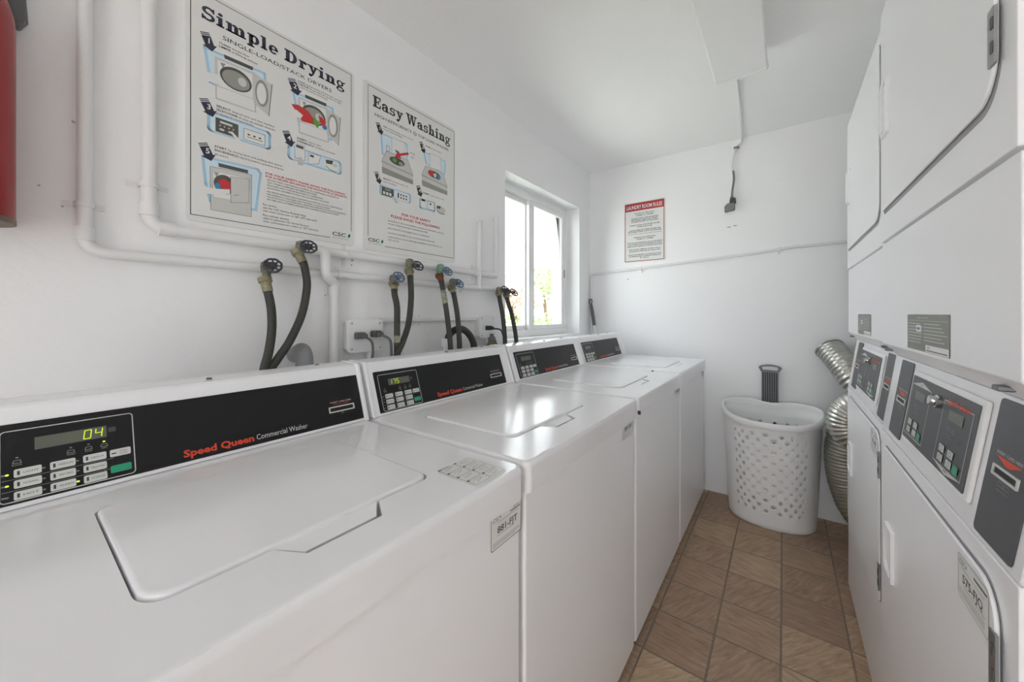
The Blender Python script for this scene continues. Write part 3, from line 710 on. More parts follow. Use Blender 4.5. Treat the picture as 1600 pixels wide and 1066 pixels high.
# ------------------------------------------------------------------ posters and sign
def sheet(t, x, y0, y1, z0, z1, r):
    b = B(); b.prism(rrect(0, 0, y1-y0, z1-z0, r, 4), (XL+.0005, y0, z0), (0,1,0), (0,0,1), (1,0,0), .0025, SIGNW); return b.build('panel', t, bevel=.0005, seg=1)
def arrow(P, par, num, tl, tr, tip, m=INK):
    """banner arrow leaning towards its tip, numeral on it"""
    a, c, e = Vector(tl), Vector(tr), Vector(tip); mid_ = (a+c)/2; d = e-mid_
    for k0, k1 in ((0, .05), (.09, .14)): P.poly([a+d*k0, c+d*k0, c+d*k1, a+d*k1], m)
    w_ = (c-a); P.poly([a+d*.18, c+d*.18, c+d*.68, a+d*.68], m)
    n = w_*.32; P.poly([a+d*.68-n, c+d*.68+n, e], m)
    q = mid_+d*.58; P.text(num, q.x, q.y, d.length*.30, SIGNW, align='c', bold=True, h=.0007)
    return P.build('step_arrow', par)
def halo(P, pts, wd=4):
    P.poly(pts, BLUEM, .0002); c = sum((Vector(p) for p in pts), Vector((0,0)))/len(pts)
    P.poly([tuple(c+(Vector(p)-c)*.93) for p in pts], BLUEL, .00025); P.ring(pts, wd, BLUE, .0003); P.ring(pts, 1.0, SIGNW, .00035)
def lines_of(P, rows, m=INKK, cap=5.0):
    for r_ in rows:
        s_, u, v, wd = r_[:4]; P.text(s_, u, -v, r_[4] if len(r_) > 4 else cap, m, width=wd, bold=(len(r_) > 5))
def csc(P, par, u, v):
    P.text('CSC', u, -v, 12, INKK, width=48, bold=True); P.ell(u+59, -(v-5), 4, 6, TEAL); P.ell(u+62, -(v-8), 2.2, 6, INKK, .0006); P.text('ServiceWorks', u, -(v+9), 4.5, GREYB, width=58); P.build('company_mark', par)

def neg(p): return [(a, -b_) for a, b_ in p]
t = thing('instruction_poster', 'larger poster titled Simple Drying, hung over the first two hose valves', 'poster', (XL, .504, 1.41))
pn = sheet(t, XL, .274, .736, 1.408, 2.022, .012)
P = Print((XL+.003, .284, 2.012), (0,1,0), (0,0,1), .001)
P.line([(365,-588), (0,-588), (0,0), (441,0), (441,-553)], 1.7, INKK); P.build('border', pn)
slab(P, 'Simple', 21, -66, 36, 186, INK); P.build('title_lettering', pn); slab(P, 'Drying', 222, -66, 36, 197, INK); P.build('title_lettering', pn)
P.text('SINGLE-LOAD/STACK DRYERS', 68, -96.5, 11, INKK, width=302); P.build('subtitle_lettering', pn)
def open_dryer(u0, v0, s_, hue, clothes):
    f = lambda p: [(u0+a*s_, -(v0+c*s_)) for a, c in p]
    P.poly(f([(0,10),(92,6),(96,118),(2,122)]), GREYA, .0004); P.poly(f([(6,16),(86,13),(88,82),(8,84)]), SIGNW, .0005)
    P.poly(f([(12,20),(24,18),(18,33)]), GREYB, .0006)
    P.poly(f([(20,-6),(88,-8),(87,2),(22,4)]), GREYC, .0006)
    P.ell(u0+48*s_, -(v0+48*s_), 37*s_, 30*s_, GREYC, .0006); P.ell(u0+48*s_, -(v0+50*s_), 32*s_, 24*s_, GREYB, .0007); P.ell(u0+62*s_, -(v0+48*s_), 10*s_, 12*s_, GREYA, .0008)
    P.poly(f([(4,86),(92,82),(93,116),(4,118)]), SIGNW, .0005); P.ring(f([(4,86),(92,82),(93,116),(4,118)]), .7, GREYB, .0006)
    P.poly(f([(90,8),(136,18),(128,114),(90,92)]), GREYA, .0006); P.ell(u0+110*s_, -(v0+56*s_), 17*s_, 38*s_, GREYB, .0007); P.ell(u0+109*s_, -(v0+57*s_), 12*s_, 30*s_, SIGNW, .0008)
    P.line(f([(136,18),(128,114)]), 1.6, GREYC, .0008)
    if clothes:
        P.poly(f([(-20,42),(0,36),(30,42),(48,62),(42,78),(10,82),(4,66),(-12,52)]), REDP, .0009); P.poly(f([(46,50),(66,70),(60,84),(44,74)]), GRN, .0009); P.poly(f([(62,40),(86,52),(84,72),(66,62)]), REDP, .001); P.ell(u0+82*s_, -(v0+72*s_), 8*s_, 8*s_, BLU2, .0009)
    P.poly(f([(-24,62),(4,56),(18,66),(14,80),(-22,84)] if not clothes else [(-40,58),(-4,54),(14,62),(8,74),(-38,80)]), SIGNW, .0011)
halo(P, neg([(28,140),(170,136),(172,160),(162,240),(60,232),(40,228)])); open_dryer(50, 142, 1.02, 0, False); P.build('step_picture', pn)
halo(P, neg([(248,152),(374,148),(380,172),(370,258),(268,262),(256,200)])); open_dryer(263, 150, 1.02, 0, True); P.build('step_picture', pn)
halo(P, neg(rrect(36, 306, 184, 356, 9)));
P.rect(52, -315, 104, -353, GREYC, .0006); P.rect(62, -321, 90, -327, GREYA, .0007)
for i in range(4): P.ell(62+i*10, -334, 2, 2, GREYA, .0007, n=8)
P.ell(66, -344, 6, 3, GREYA, .0007); P.ell(86, -344, 6, 3, GREYA, .0007); P.poly(neg([(84,342),(90,340),(112,360),(104,366)]), SIGNW, .0009)
P.rect(117, -319, 170, -350, SIGNW, .0006); P.ring(neg([(117,319),(170,319),(170,350),(117,350)]), 1, GREYC, .0007)
for i in range(3): P.ell(129+i*14, -333, 3.6, 2.2, INKK, .0008, n=10); 
P.line([(126,-340),(164,-340)], 1.5, INKK, .0008); P.build('step_picture', pn)
halo(P, neg(rrect(234, 322, 403, 364, 10)))
P.rect(253, -309, 283, -356, SIGNW, .0006); P.ring(neg([(253,309),(283,309),(283,356),(253,356)]), .8, GREYC, .0007); P.rect(257, -313, 279, -322, GREYC, .0008)
P.poly(neg([(262,352),(274,348),(278,374),(262,376)]), GREYA, .0009)
P.poly(neg([(294,328),(334,324),(326,352),(294,364)]), SIGNW, .0006); P.ring(neg([(294,328),(334,324),(326,352),(294,364)]), .8, GREYC, .0007); P.rect(299, -331, 311, -337, INKK, .0008)
P.ell(372, -342, 27, 15, SIGNW, .0006); P.poly(neg([(350,330),(376,326),(372,340),(352,342)]), GREYC, .0007); P.ell(382, -340, 8, 5, GREYA, .0008); P.line(neg([(352,350),(366,360),(386,362)]), 2.4, GRN, .0008); P.build('step_picture', pn)
halo(P, neg([(24,430),(152,424),(160,434),(148,546),(40,546),(30,500)]))
f5 = [(40,452),(136,446),(135,567),(42,567)]
P.poly(neg(f5), GREYA, .0004); P.ring(neg(f5), .9, GREYC, .0006); P.poly(neg([(58,437),(127,435),(127,445),(59,447)]), GREYC, .0006); P.poly(neg([(46,462),(132,458),(131,530),(47,532)]), SIGNW, .0005); P.ring(neg([(46,462),(132,458),(131,530),(47,532)]), .7, GREYB, .0006)
P.ell(72, -492, 24, 26, GREYC, .0006); P.poly(neg([(48,464),(60,463),(54,476)]), GREYB, .0006); P.poly(neg([(58,484),(72,476),(86,484),(88,500),(72,508),(62,500)]), REDP, .0008); P.poly(neg([(50,496),(58,490),(66,508),(52,508)]), BLU2, .0008)
P.poly(neg([(86,466),(130,460),(129,528),(86,538)]), GREYA, .0009); P.ring(neg([(86,466),(130,460),(129,528),(86,538)]), .9, GREYC, .001)
P.poly(neg([(4,506),(46,510),(84,502),(84,514),(56,524),(4,530)]), SIGNW, .0011); P.line(neg([(94,516),(104,512)]), 2, GREYB, .001); P.build('step_picture', pn)
arrow(P, pn, '1', (19,-104), (38,-97), (45,-143)); arrow(P, pn, '2', (232,-118), (254,-110), (262,-158)); arrow(P, pn, '3', (17,-281), (36,-273), (46,-318)); arrow(P, pn, '4', (217,-287), (236,-279), (244,-326)); arrow(P, pn, '5', (15,-399), (34,-391), (43,-437))
lines_of(P, [('CLEAN', 60, 112, 25, 5.2, 1), ('the lint filter', 89, 112, 42), ('LIMPIE', 60, 121, 26, 5.2, 1), ('el filtro de pelusas', 89, 121, 62)]); P.build('step_text', pn)
lines_of(P, [('LOAD', 262, 113, 22, 5, 1), ('clothes loosely and close door securely', 286, 113, 120), ('CARGUE', 262, 121, 32, 5, 1), ('las prendas sin apretar la ropa', 297, 121, 106), ('y cierre la puerta con firmeza', 262, 129, 94)]); P.build('step_text', pn)
lines_of(P, [('SELECT', 54, 286, 32, 5.4, 1), ('desired cycle and start machine', 89, 286, 106), ('SELECCIONE', 54, 296, 48, 5.4, 1), ('el ciclo de secado deseado', 105, 296, 92), ('y ajuste la temperatura', 54, 305, 86)]); P.build('step_text', pn)
lines_of(P, [('INSERT', 260, 294, 30, 5.2, 1), ('card or coins', 294, 294, 40), ('INTRODUZCA', 260, 303, 52, 5.2, 1), ('la tarjeta o monedas', 316, 303, 66)]); P.build('step_text', pn)
lines_of(P, [('START', 50, 397, 27, 5.4, 1), ('by closing door and pushing start button', 81, 397, 136), ('ENCIENDALO', 50, 407, 54, 5.4, 1), ('cierre la puerta y presione el botón', 107, 407, 114), ('de inicio', 50, 417, 30)]); P.build('step_text', pn)
lines_of(P, [('FOR YOUR SAFETY PLEASE AVOID THE FOLLOWING', 172, 432.5, 246, 6, 1), ('POR SU PROPIA SEGURIDAD, POR FAVOR EVITE LO SIGUIENTE', 172, 441, 252, 5.4, 1)], REDP); P.build('safety_heading', pn)
lines_of(P, [('DRYING ITEMS CONTAINING COOKING OIL, FLAMMABLES, GASOLINE OR', 176, 450, 220), ('ANY OTHER FLAMMABLE MATERIALS OR FUMES.', 176, 458, 146), ('REACHING INTO THE DRYER WHILE IT IS OPERATING.', 176, 466, 166), ('ALLOWING CHILDREN TO PLAY ON OR AROUND THE DRYER.', 176, 474, 186),
  ('NO SEQUE PRENDAS QUE CONTENGAN ACEITE DE COCINA, SUBSTANCIAS', 176, 485, 231), ('INFLAMABLES O CUALQUIER OTRO MATERIAL O GAS INFLAMABLE.', 176, 493, 190), ('NO INTRODUZCA LAS MANOS EN LA SECADORA MIENTRAS ESTE EN FUNCIONAMIENTO.', 176, 500.5, 246), ('NO DEJE QUE LOS NIÑOS JUEGUEN EN O ALREDEDOR DE LA SECADORA.', 176, 508, 222)], GREYC, 4.6); P.build('safety_text', pn)
lines_of(P, [('For service', 165, 526, 36), ('use the CSC Service Request App', 165, 535, 121), ('visit www.cscsw.com or call 1-877-264-6622', 165, 544, 156), ('Para solicitar servicio', 165, 557, 71), ('utilice la aplicación CSC Service Request', 165, 566, 130), ('visite www.cscsw.com o llame al 1-877-264-6622', 165, 575, 161)], INKK, 5.6); P.build('service_text', pn)
csc(P, pn, 373, 578)

t = thing('instruction_poster', 'smaller poster titled Easy Washing, hung over the blue hose valves', 'poster', (XL, 1.01, 1.41))
pn = sheet(t, XL, .772, 1.240, 1.402, 2.025, .012)
P = Print((XL+.003, .785, 2.012), (0,1,0), (0,0,1), .001)
P.line([(78,-587), (447,-588), (449,0), (6,0), (6,-557)], 1.8, INKK); P.build('border', pn)
slab(P, 'Easy', 25, -70, 42, 138, GREYD); P.build('title_lettering', pn); slab(P, 'Washing', 176, -70, 42, 249, GREYD); P.build('title_lettering', pn)
P.text('HIGH-EFFICIENCY', 34, -103, 11, INKK, width=172); P.ring([(222+8*math.cos(i*pi/8), -98+7*math.sin(i*pi/8)) for i in range(16)], 1.6, GREYC); P.text('HE', 222, -101, 6, GREYC, align='c'); P.text('TOP LOAD WASHER', 238, -103, 11, INKK, width=176); P.build('subtitle_lettering', pn)
def open_washer(u0, v0, clothes):
    f = lambda p: [(u0+a, -(v0+c)) for a, c in p]
    P.poly(f([(20,0),(122,2),(148,54),(0,44)]), GREYA, .0004); P.ring(f([(20,0),(122,2),(148,54),(0,44)]), 1, GREYC, .0005); P.poly(f([(0,44),(148,54),(148,94),(2,90)]), GREYA, .0004); P.poly(f([(0,66),(148,76),(148,94),(2,90)]), GREYB, .0005); P.line(f([(0,48),(148,58)]), 1.2, GREYC, .0006)
    P.poly(f([(44,-62),(106,-62),(106,-4),(44,-2)]), SIGNW, .0006); P.ring(f([(44,-62),(106,-62),(106,-4),(44,-2)]), .9, GREYB, .0007)
    P.ell(u0+70, -(v0+24), 36, 15, GREYC, .0006)
    if clothes: P.ell(u0+50, -(v0+22), 14, 12, REDP, .0008); P.ell(u0+76, -(v0+26), 12, 10, GREYA, .0008); P.ell(u0+94, -(v0+28), 12, 11, BLU2, .0008)
    else: P.ell(u0+58, -(v0+24), 10, 8, GRN, .0008); P.ell(u0+88, -(v0+28), 12, 7, GREYB, .0008)
halo(P, neg([(60,158),(182,156),(184,200),(178,240),(66,236)])); open_washer(64, 218, False)
P.poly(neg([(190,196),(186,188),(146,206),(138,198),(122,228),(152,226),(148,216)]), REDP, .001); P.rect(84, -196, 97, -216, SIGNW, .0008); P.ring(neg([(84,196),(97,196),(97,216),(84,216)]), 1.2, GREYC, .0009); P.poly(neg([(126,196),(140,202),(126,210)]), BLU2, .0009); P.text('POD', 196, -190, 9, GREYB); P.text('HE', 200, -206, 9, GREYB); P.build('step_picture', pn)
halo(P, neg([(268,156),(390,156),(394,176),(388,218),(280,200)])); open_washer(258, 212, True); P.build('step_picture', pn)
halo(P, neg(rrect(56, 356, 198, 392, 8))); P.rect(64, -359, 118, -391, GREYC, .0006)
for i in range(3): P.rect(69+i*14, -376, 79+i*14, -387, SIGNW, .0007)
P.rect(78, -363, 104, -370, GREYB, .0007); P.rect(132, -361, 188, -392, SIGNW, .0006); P.rect(136, -365, 142, -385, INKK, .0007)
for i in range(3):
    for j in range(2): P.ell(152+i*13, -370-j*12, 4, 4, GREYC, .0007, n=8)
P.poly(neg([(108,388),(116,386),(140,404),(126,410)]), GREYA, .0008); P.build('step_picture', pn)
halo(P, neg(rrect(248, 360, 330, 398, 6)), 5); P.rect(254, -356, 278, -392, SIGNW, .0006); P.rect(256, -358, 276, -367, INKK, .0007); P.rect(290, -360, 326, -394, SIGNW, .0006); P.ring(neg([(290,360),(326,360),(326,394),(290,394)]), 1, GREYC, .0007); P.ell(306, -370, 5, 4, INKK, .0008, n=10)
P.ell(364, -380, 30, 15, GREYA, .0006); P.poly(neg([(342,368),(366,366),(362,378),(344,380)]), GREYC, .0007); P.line(neg([(344,390),(362,398),(388,396)]), 3, INKK, .0008); P.build('step_picture', pn)
arrow(P, pn, '1', (37,-127), (54,-121), (64,-164), INKK); arrow(P, pn, '2', (244,-123), (261,-116), (272,-162), INKK); arrow(P, pn, '3', (31,-315), (47,-309), (57,-354), INKK); arrow(P, pn, '4', (228,-313), (247,-306), (254,-352), INKK)
lines_of(P, [('ADD', 70, 130, 18, 5.4, 1), ('clothes loosely and the correct', 91, 130, 121), ('amount of HE detergent', 70, 139.5, 90)]); P.build('step_text', pn)
lines_of(P, [('CLOSE', 276, 129, 28, 5.4, 1), ('the lid to lock it', 307, 129, 62)]); P.build('step_text', pn)
lines_of(P, [('SELECT', 70, 330, 36, 6, 1), ('desired cycle and', 110, 330, 76), ('start machine', 70, 341, 60)]); P.build('step_text', pn)
lines_of(P, [('INSERT', 266, 334, 34, 6, 1), ('card or coins to start', 304, 334, 84)]); P.build('step_text', pn)
P.text('FOR YOUR SAFETY', 231, -452, 10, REDP, align='c', width=150, bold=True); P.text('PLEASE AVOID THE FOLLOWING', 232, -469, 10, REDP, align='c', width=254, bold=True); P.build('safety_heading', pn)
lines_of(P, [('LAUNDERING ITEMS CONTAINING COOKING OIL, FLAMMABLES, GASOLINE', 91, 487, 292), ('OR ANY OTHER FLAMMABLE MATERIALS OR FUMES.', 91, 499, 200), ('REACHING INTO THE WASHER WHILE IT IS OPERATING.', 91, 516, 209), ('ALLOWING CHILDREN TO PLAY ON OR AROUND THE WASHER.', 91, 534, 239), ('OVERLOADING THE WASHER AND TAMPERING WITH CONTROLS, LID', 91, 550, 284), ('OR LOCK.', 91, 561, 54)], GREYC, 5); P.build('safety_text', pn)
csc(P, pn, 6, 577)

t = thing('rules_sign', 'white and red LAUNDRY ROOM RULES sign on the back wall', 'sign', (-.813, YB, 1.55))
b = B(); b.prism(rrect(0, 0, .294, .442, .008, 4), (-.962, YB-.0005, 1.545), (1,0,0), (0,0,1), (0,-1,0), .002, SIGNW); pn = b.build('panel', t)
P = Print((-.962, YB-.0025, 1.987), (1,0,0), (0,0,1), .001)
P.ring(neg(rrect(9, 9, 285, 433, 6)), 4.5, SIGNR); P.build('border', pn)
P.rect(8, -8, 286, -64, SIGNR, .0006); P.text('LAUNDRY ROOM RULES', 147, -51, 27, SIGNW, width=254, align='c', bold=True, h=.0009); P.build('heading_band', pn)
rows = [('HOURS OF OPERATION',87,140),('7:00AM TO 10:00PM',101,120),('PLEASE START THE WASHING',122,190),('MACHINES 2 MINUTES APART',134,188),('TO REDUCE RISK OF FLOODING',146,196),('PLEASE CLEAN THE DRYER FILTER',172,214),('AFTER EACH USE',185,106),('PLEASE REMOVE ITEMS FROM THE',209,222),('MACHINES WHEN THE CYCLE FINISHES',221,236),
 ('HORARIO DE OPERACION',262,156),('7:00AM TO 10:00PM',275,120),('POR FAVOR ENCIENDA LAS LAVADORAS',300,246),('CON 2 MINUTOS DE DIFERENCIA PARA',313,244),('REDUCIR EL RIESGO DE INUNDACIONES',326,246),('POR FAVOR LIMPIE EL FILTRO DE LA',350,224),('SECADORA DESPUES DE CADA USO',363,222),('POR FAVOR RETIRE LOS ARTICULOS DE',388,230),('LAS MAQUINAS CUANDO FINALICE',400,226),('EL CICLO',412,60)]
for s_, v, wd in rows: P.text(s_, 150, -v-3, 8, INKK, width=wd, align='c', bold=True)
P.line([(30,-236),(268,-236)], 2, GREYC); P.build('rules_text', pn)

# ------------------------------------------------------------------ pipes on the walls
def clamp(par, x, y, z, r, vert):
    b = B(); w_ = .012
    pth = [(XL+.003, -1.9), (XL+.003, -1.15)]+[(x+1.12*r*math.cos(a)-0, 1.0*math.sin(a)) for a in ()]
    pts = [(XL+.002, -2.6*r), (XL+.002, -1.25*r)]+[(x+1.2*r*math.cos(q), 1.2*r*math.sin(q)) for q in [(-pi/2+pi*i/8) for i in range(9)]]+[(XL+.002, 1.25*r), (XL+.002, 2.6*r)]
    inn = [(max(px-.003, XL+.0005), py*(.93 if abs(py) < 1.3*r else 1)) for px, py in pts]
    n = len(pts); vs = []
    for s_ in (-w_/2, w_/2):
        for q in (pts, inn):
            for px, py in q: vs.append((px, y+py, z+s_) if vert else (px, y+s_, z+py))
    fs = []
    for i in range(n-1): fs += [(i, i+1, 2*n+i+1, 2*n+i), (n+i, 3*n+i, 3*n+i+1, n+i+1), (i, n+i, n+i+1, i+1), (2*n+i, 2*n+i+1, 3*n+i+1, 3*n+i)]
    b.add(vs, fs, PIPE); b.build('pipe_strap', par)
def bend(pts, r=.03, n=6):
    P = [Vector(p) for p in pts]; out = [P[0]]
    for i in range(1, len(P)-1):
        a, c, e = P[i-1], P[i], P[i+1]; d0 = (a-c).normalized(); d1 = (e-c).normalized(); q = min(r, (a-c).length*.45, (e-c).length*.45)
        for j in range(n+1): t_ = j/n; out.append((c+d0*q)*(1-t_)**2+c*2*t_*(1-t_)+(c+d1*q)*t_*t_)
    out.append(P[-1]); return out
xB = XL+.019
t = thing('water_pipe', 'thicker white pipe dropping beside the drying poster, then along the wall under both posters', 'pipe', (xB, .9, 1.371), 'painted water pipes')
b = B(); b.tube(bend([(xB,.204,ZC), (xB,.204,1.374), (xB,1.527,1.368)], .035), .0145, PIPE, 14); b.tube(bend([(xB,1.527,1.366),(xB+.001,1.527,1.665)], .02), .0125, PIPE, 14)
for y in (.235,): b.lathe([(.018,0),(.018,.03)], (xB, y-.015, 1.374), (0,1,0), PIPE, 14)
b.lathe([(.018,0),(.018,.03)], (xB, .204, 1.40), (0,0,1), PIPE, 14); b.build('pipe', t)
b = B(); b.lathe([(.0155,0),(.0155,.012),(.01,.016),(0,.017)], (xB+.001, 1.527, 1.662), (0,0,1), PIPE, 14); b.build('end_cap', t)
clamp(t, xB, .204, 1.473, .0145, True); clamp(t, xB, .70, 1.371, .0145, False); clamp(t, xB, 1.36, 1.368, .0145, False)
xA = XL+.016
t = thing('water_pipe', 'thinner white pipe dropping near the red extinguisher, then along the wall as the lower pipe', 'pipe', (xA, .9, 1.299), 'painted water pipes')
b = B(); b.tube(bend([(xA,.103,ZC), (xA,.103,1.302), (xA,1.585,1.294)], .035), .0120, PIPE, 14); b.tube(bend([(xA+.005,1.391,1.29),(xA+.008,1.391,1.618)], .02), .0125, PIPE, 14)
b.lathe([(.0155,0),(.0155,.03)], (xA, .103, 1.325), (0,0,1), PIPE, 14); b.build('pipe', t)
b = B(); b.lathe([(.0150,0),(.0150,.012),(.01,.016),(0,.017)], (xA+.008, 1.391, 1.612), (0,0,1), PIPE, 14); b.build('end_cap', t)
clamp(t, xA, .103, 1.403, .0120, True); clamp(t, xA, .672, 1.298, .0120, False); clamp(t, xA, 1.28, 1.296, .0120, False)
t = thing('drain_pipe', 'white pipe stepping down the wall between the first washers and the outlet box', 'pipe', (XL+.02, .64, .9))
b = B(); xd = XL+.045; b.tube(bend([(xB,.585,1.372),(xd,.612,1.372),(xd,.614,1.285),(XL+.026,.652,1.272),(XL+.022,.652,.88)], .022), .0155, PIPE, 14); b.lathe([(.0185,0),(.0185,.03)], (XL+.022,.652,1.225), (0,0,1), PIPE, 14); b.build('pipe', t)
t = thing('conduit', 'thin white conduit running between the two outlet boxes', 'pipe', (XL+.012, 1.1, 1.138))
b = B(); b.tube([(XL+.012,.835,1.140),(XL+.012,1.37,1.139)], .0085, PIPE, 12); b.build('pipe', t); clamp(t, XL+.012, 1.0, 1.1395, .0085, False)
t = thing('conduit', 'thin white conduit crossing the back wall below the red rules sign', 'pipe', (-.4, YB-.012, 1.5))
b = B(); yb_ = YB-.012; b.tube(bend([(-1.218, yb_, .95), (-1.221, yb_, 1.474), (-.16, yb_, 1.538), (.02, yb_, 1.556), (.80, yb_, 1.58)], .02), .0085, PIPE, 12); b.build('pipe', t)
for x, z in ((-.833,1.497), (-.02,1.552)):
    b = B(); b.box(x-.006, x+.006, YB-.024, YB-.0005, z-.011, z+.012, PIPE); b.box(x-.005, x+.005, YB-.006, YB-.0005, z-.03, z-.011, PIPE); b.build('pipe_strap', t, bevel=.002)

# ------------------------------------------------------------------ valves and hoses
def valve(label, y, z, wy, wz, m_w, m_b, nspoke, out, cm, big=1.0, tint=None):
    """tap on the pipe at (y,z); wheel centre (wy,wz); outlet at out (x,y,z)"""
    t = thing('hose_valve', label, 'valve', (XL+.03, y, z), 'hose valves above the washers')
    b = B(); c = V(-1.195, (y*.55+out[1]*.45), z); ctr = V(-1.182, out[1], z-.002)
    b.tube([V(XL+.004, y, z), V(-1.20, y+(ctr.y-y)*.6, z), ctr], [.012,.0125,.014], m_b, 14)
    b.lathe([(.013,0),(.0155,.004),(.0155,.014),(.013,.018)], V(XL+.012, y, z), V(1,0,0), m_b, 6)
    b.lathe([(.004,-.018),(.0135,-.014),(.0155,0),(.0135,.014),(.004,.018)], ctr, (0,0,1), m_b, 14)
    o = V(*out); b.tube([ctr, V(ctr.x, out[1], z-.02), o+V(0,0,.028)], [.0115,.0105,.0105], m_b, 14); b.build('valve_body', t)
    wc = V(-1.15, wy, wz); ax = (wc-ctr).normalized()
    b = B(); b.lathe([(.011,.0),(.0115,.010),(.010,.011)], ctr+ax*.012, ax, m_b, 6); b.tube([ctr+ax*.02, wc], .0042, m_b, 10); b.build('bonnet', t)
    ax = V(.92, -.36, .04).normalized(); a = V(0,0,1); a = (a-ax*a.z).normalized(); e = ax.cross(a); R = .0275*big
    b = B(); n = 48; rim = []
    for i in range(n):
        th = 2*pi*i/n; rr = R*(1+.055*abs(math.sin(nspoke*th/2))-.03); rim.append(wc+(a*math.cos(th)+e*math.sin(th))*rr)
    b.tube(rim, .0030, m_w, 8, closed=True)
    for i in range(nspoke):
        th = 2*pi*i/nspoke; b.tube([wc+(a*math.cos(th)+e*math.sin(th))*.006, wc+(a*math.cos(th)+e*math.sin(th))*R*.97], .0022, m_w, 6)
    if nspoke == 8:
        b.tube([wc+(a*math.cos(2*pi*i/24)+e*math.sin(2*pi*i/24))*R*.5 for i in range(24)], .0018, m_w, 6, closed=True)
    b.lathe([(.0085,-.004),(.0085,.003),(.005,.0065),(0,.007)], wc, ax, m_w, 14); b.build('handwheel', t)
    return t
def hose(label, pts, cm, worn=None, up=.03):
    P0 = Vector(pts[0]); t = thing('washer_hose', label, 'hose', tuple(P0), 'hoses down to the washers')
    pts = [Vector(p) for p in pts]; last = pts[-1]; d = (last-pts[-2]).normalized()
    pts.append(V(last.x-.004, last.y+d.y*.02, .93))
    sp = spline(pts, 8); b = B(); b.tube(sp, .0112, RUBBER, 14); hs = b.build('rubber_hose', t)
    dv = (sp[4]-sp[0]).normalized()
    b = B(); top = P0
    b.lathe([(.0160,-.004),(.0188,-.001),(.0188,.010),(.0160,.013)], top-dv*.028, dv, cm, 8); b.lathe([(.0132,0),(.0132,.024),(.0125,.028)], top-dv*.016, dv, cm, 16); b.build('coupling', t)
    if worn:
        k0, k1 = worn; b = B(); seg_ = sp[k0:k1]
        b.tube(seg_, [.0114+.0003*(i % 2) for i in range(len(seg_))], WORN, 14, caps=False); b.build('worn_wrap', hs, ).__setitem__('label', 'pale flaking tape on the hose')
    return t
HP = [[(-1.18,.439,1.24),(-1.165,.444,1.183),(-1.15,.44,1.124),(-1.135,.427,1.064),(-1.12,.409,1.01)],
 [(-1.18,.532,1.332),(-1.17,.537,1.307),(-1.16,.539,1.247),(-1.15,.52,1.165),(-1.14,.482,1.088),(-1.13,.447,1.041),(-1.12,.424,1.008)],
 [(-1.18,.865,1.262),(-1.165,.856,1.238),(-1.15,.855,1.189),(-1.135,.844,1.109),(-1.125,.837,1.013)],
 [(-1.18,.938,1.318),(-1.168,.931,1.297),(-1.156,.924,1.222),(-1.144,.902,1.127),(-1.122,.858,1.061),(-1.10,.815,1.014)],
 [(-1.18,1.100,1.312),(-1.168,1.096,1.290),(-1.15,1.098,1.209),(-1.135,1.102,1.109),(-1.12,1.099,1.018)],
 [(-1.18,1.173,1.264),(-1.168,1.168,1.244),(-1.15,1.167,1.173),(-1.135,1.162,1.098),(-1.12,1.152,1.018)],
 [(-1.18,1.504,1.258),(-1.165,1.490,1.236),(-1.14,1.483,1.152),(-1.12,1.474,1.033)],
 [(-1.18,1.570,1.252),(-1.165,1.558,1.230),(-1.14,1.567,1.141),(-1.12,1.573,1.018)]]
VD = [('dark eight spoke hose valve on the lower pipe, first from the extinguisher', .452, 1.299, .442, 1.301, WHEELD, BRASS, 8, 1.08),
 ('dark eight spoke hose valve on the upper pipe below the drying poster', .553, 1.372, .539, 1.368, WHEELD, BRASS, 8, 1.08),
 ('light blue hose valve on the lower pipe beside the outlet box', .888, 1.299, .863, 1.303, WHEELB, BRASS, 6, .98),
 ('dark handwheel hose valve at the middle of the upper pipe', .980, 1.367, .952, 1.354, WHEELD, BRASS, 6, .98),
 ('blue wheel hose valve with green patina body and rusty hose nut', 1.144, 1.364, 1.110, 1.347, WHEELB, VERD, 6, .98),
 ('blue wheel hose valve low between the patina valve and the window', 1.222, 1.307, 1.179, 1.300, WHEELB, BRASS, 6, .95),
 ('dark hose valve beside the window, first of the last pair', 1.560, 1.289, 1.519, 1.290, WHEELD, BRASS, 6, .95),
 ('dark hose valve overlapping the window edge, last on the pipes', 1.625, 1.288, 1.592, 1.280, WHEELD, BRASS, 6, .95)]
HL = ['black hose hanging from the first lower valve straight down behind the first washer', 'long black hose curving from the upper valve below the drying poster', 'black hose hanging from the light blue valve beside the outlet box', 'black hose bowing across another hose from the middle upper valve',
 'black hose with flaking pale tape under the patina valve', 'smooth black hose from the low blue valve beside the coiled drain hose', 'black hose beside the window, first of the last pair', 'thin black hose crossing the window edge, last of the hoses']
for i, (lb, y, z, wy, wz, mw, mb, ns, bg_) in enumerate(VD):
    valve(lb, y, z, wy, wz, mw, mb, ns, HP[i][0], BRASSL, bg_)
    hose(HL[i], HP[i], RUST if i == 4 else BRASSL, (11, 17) if i == 4 else (26, 29) if i == 2 else None)

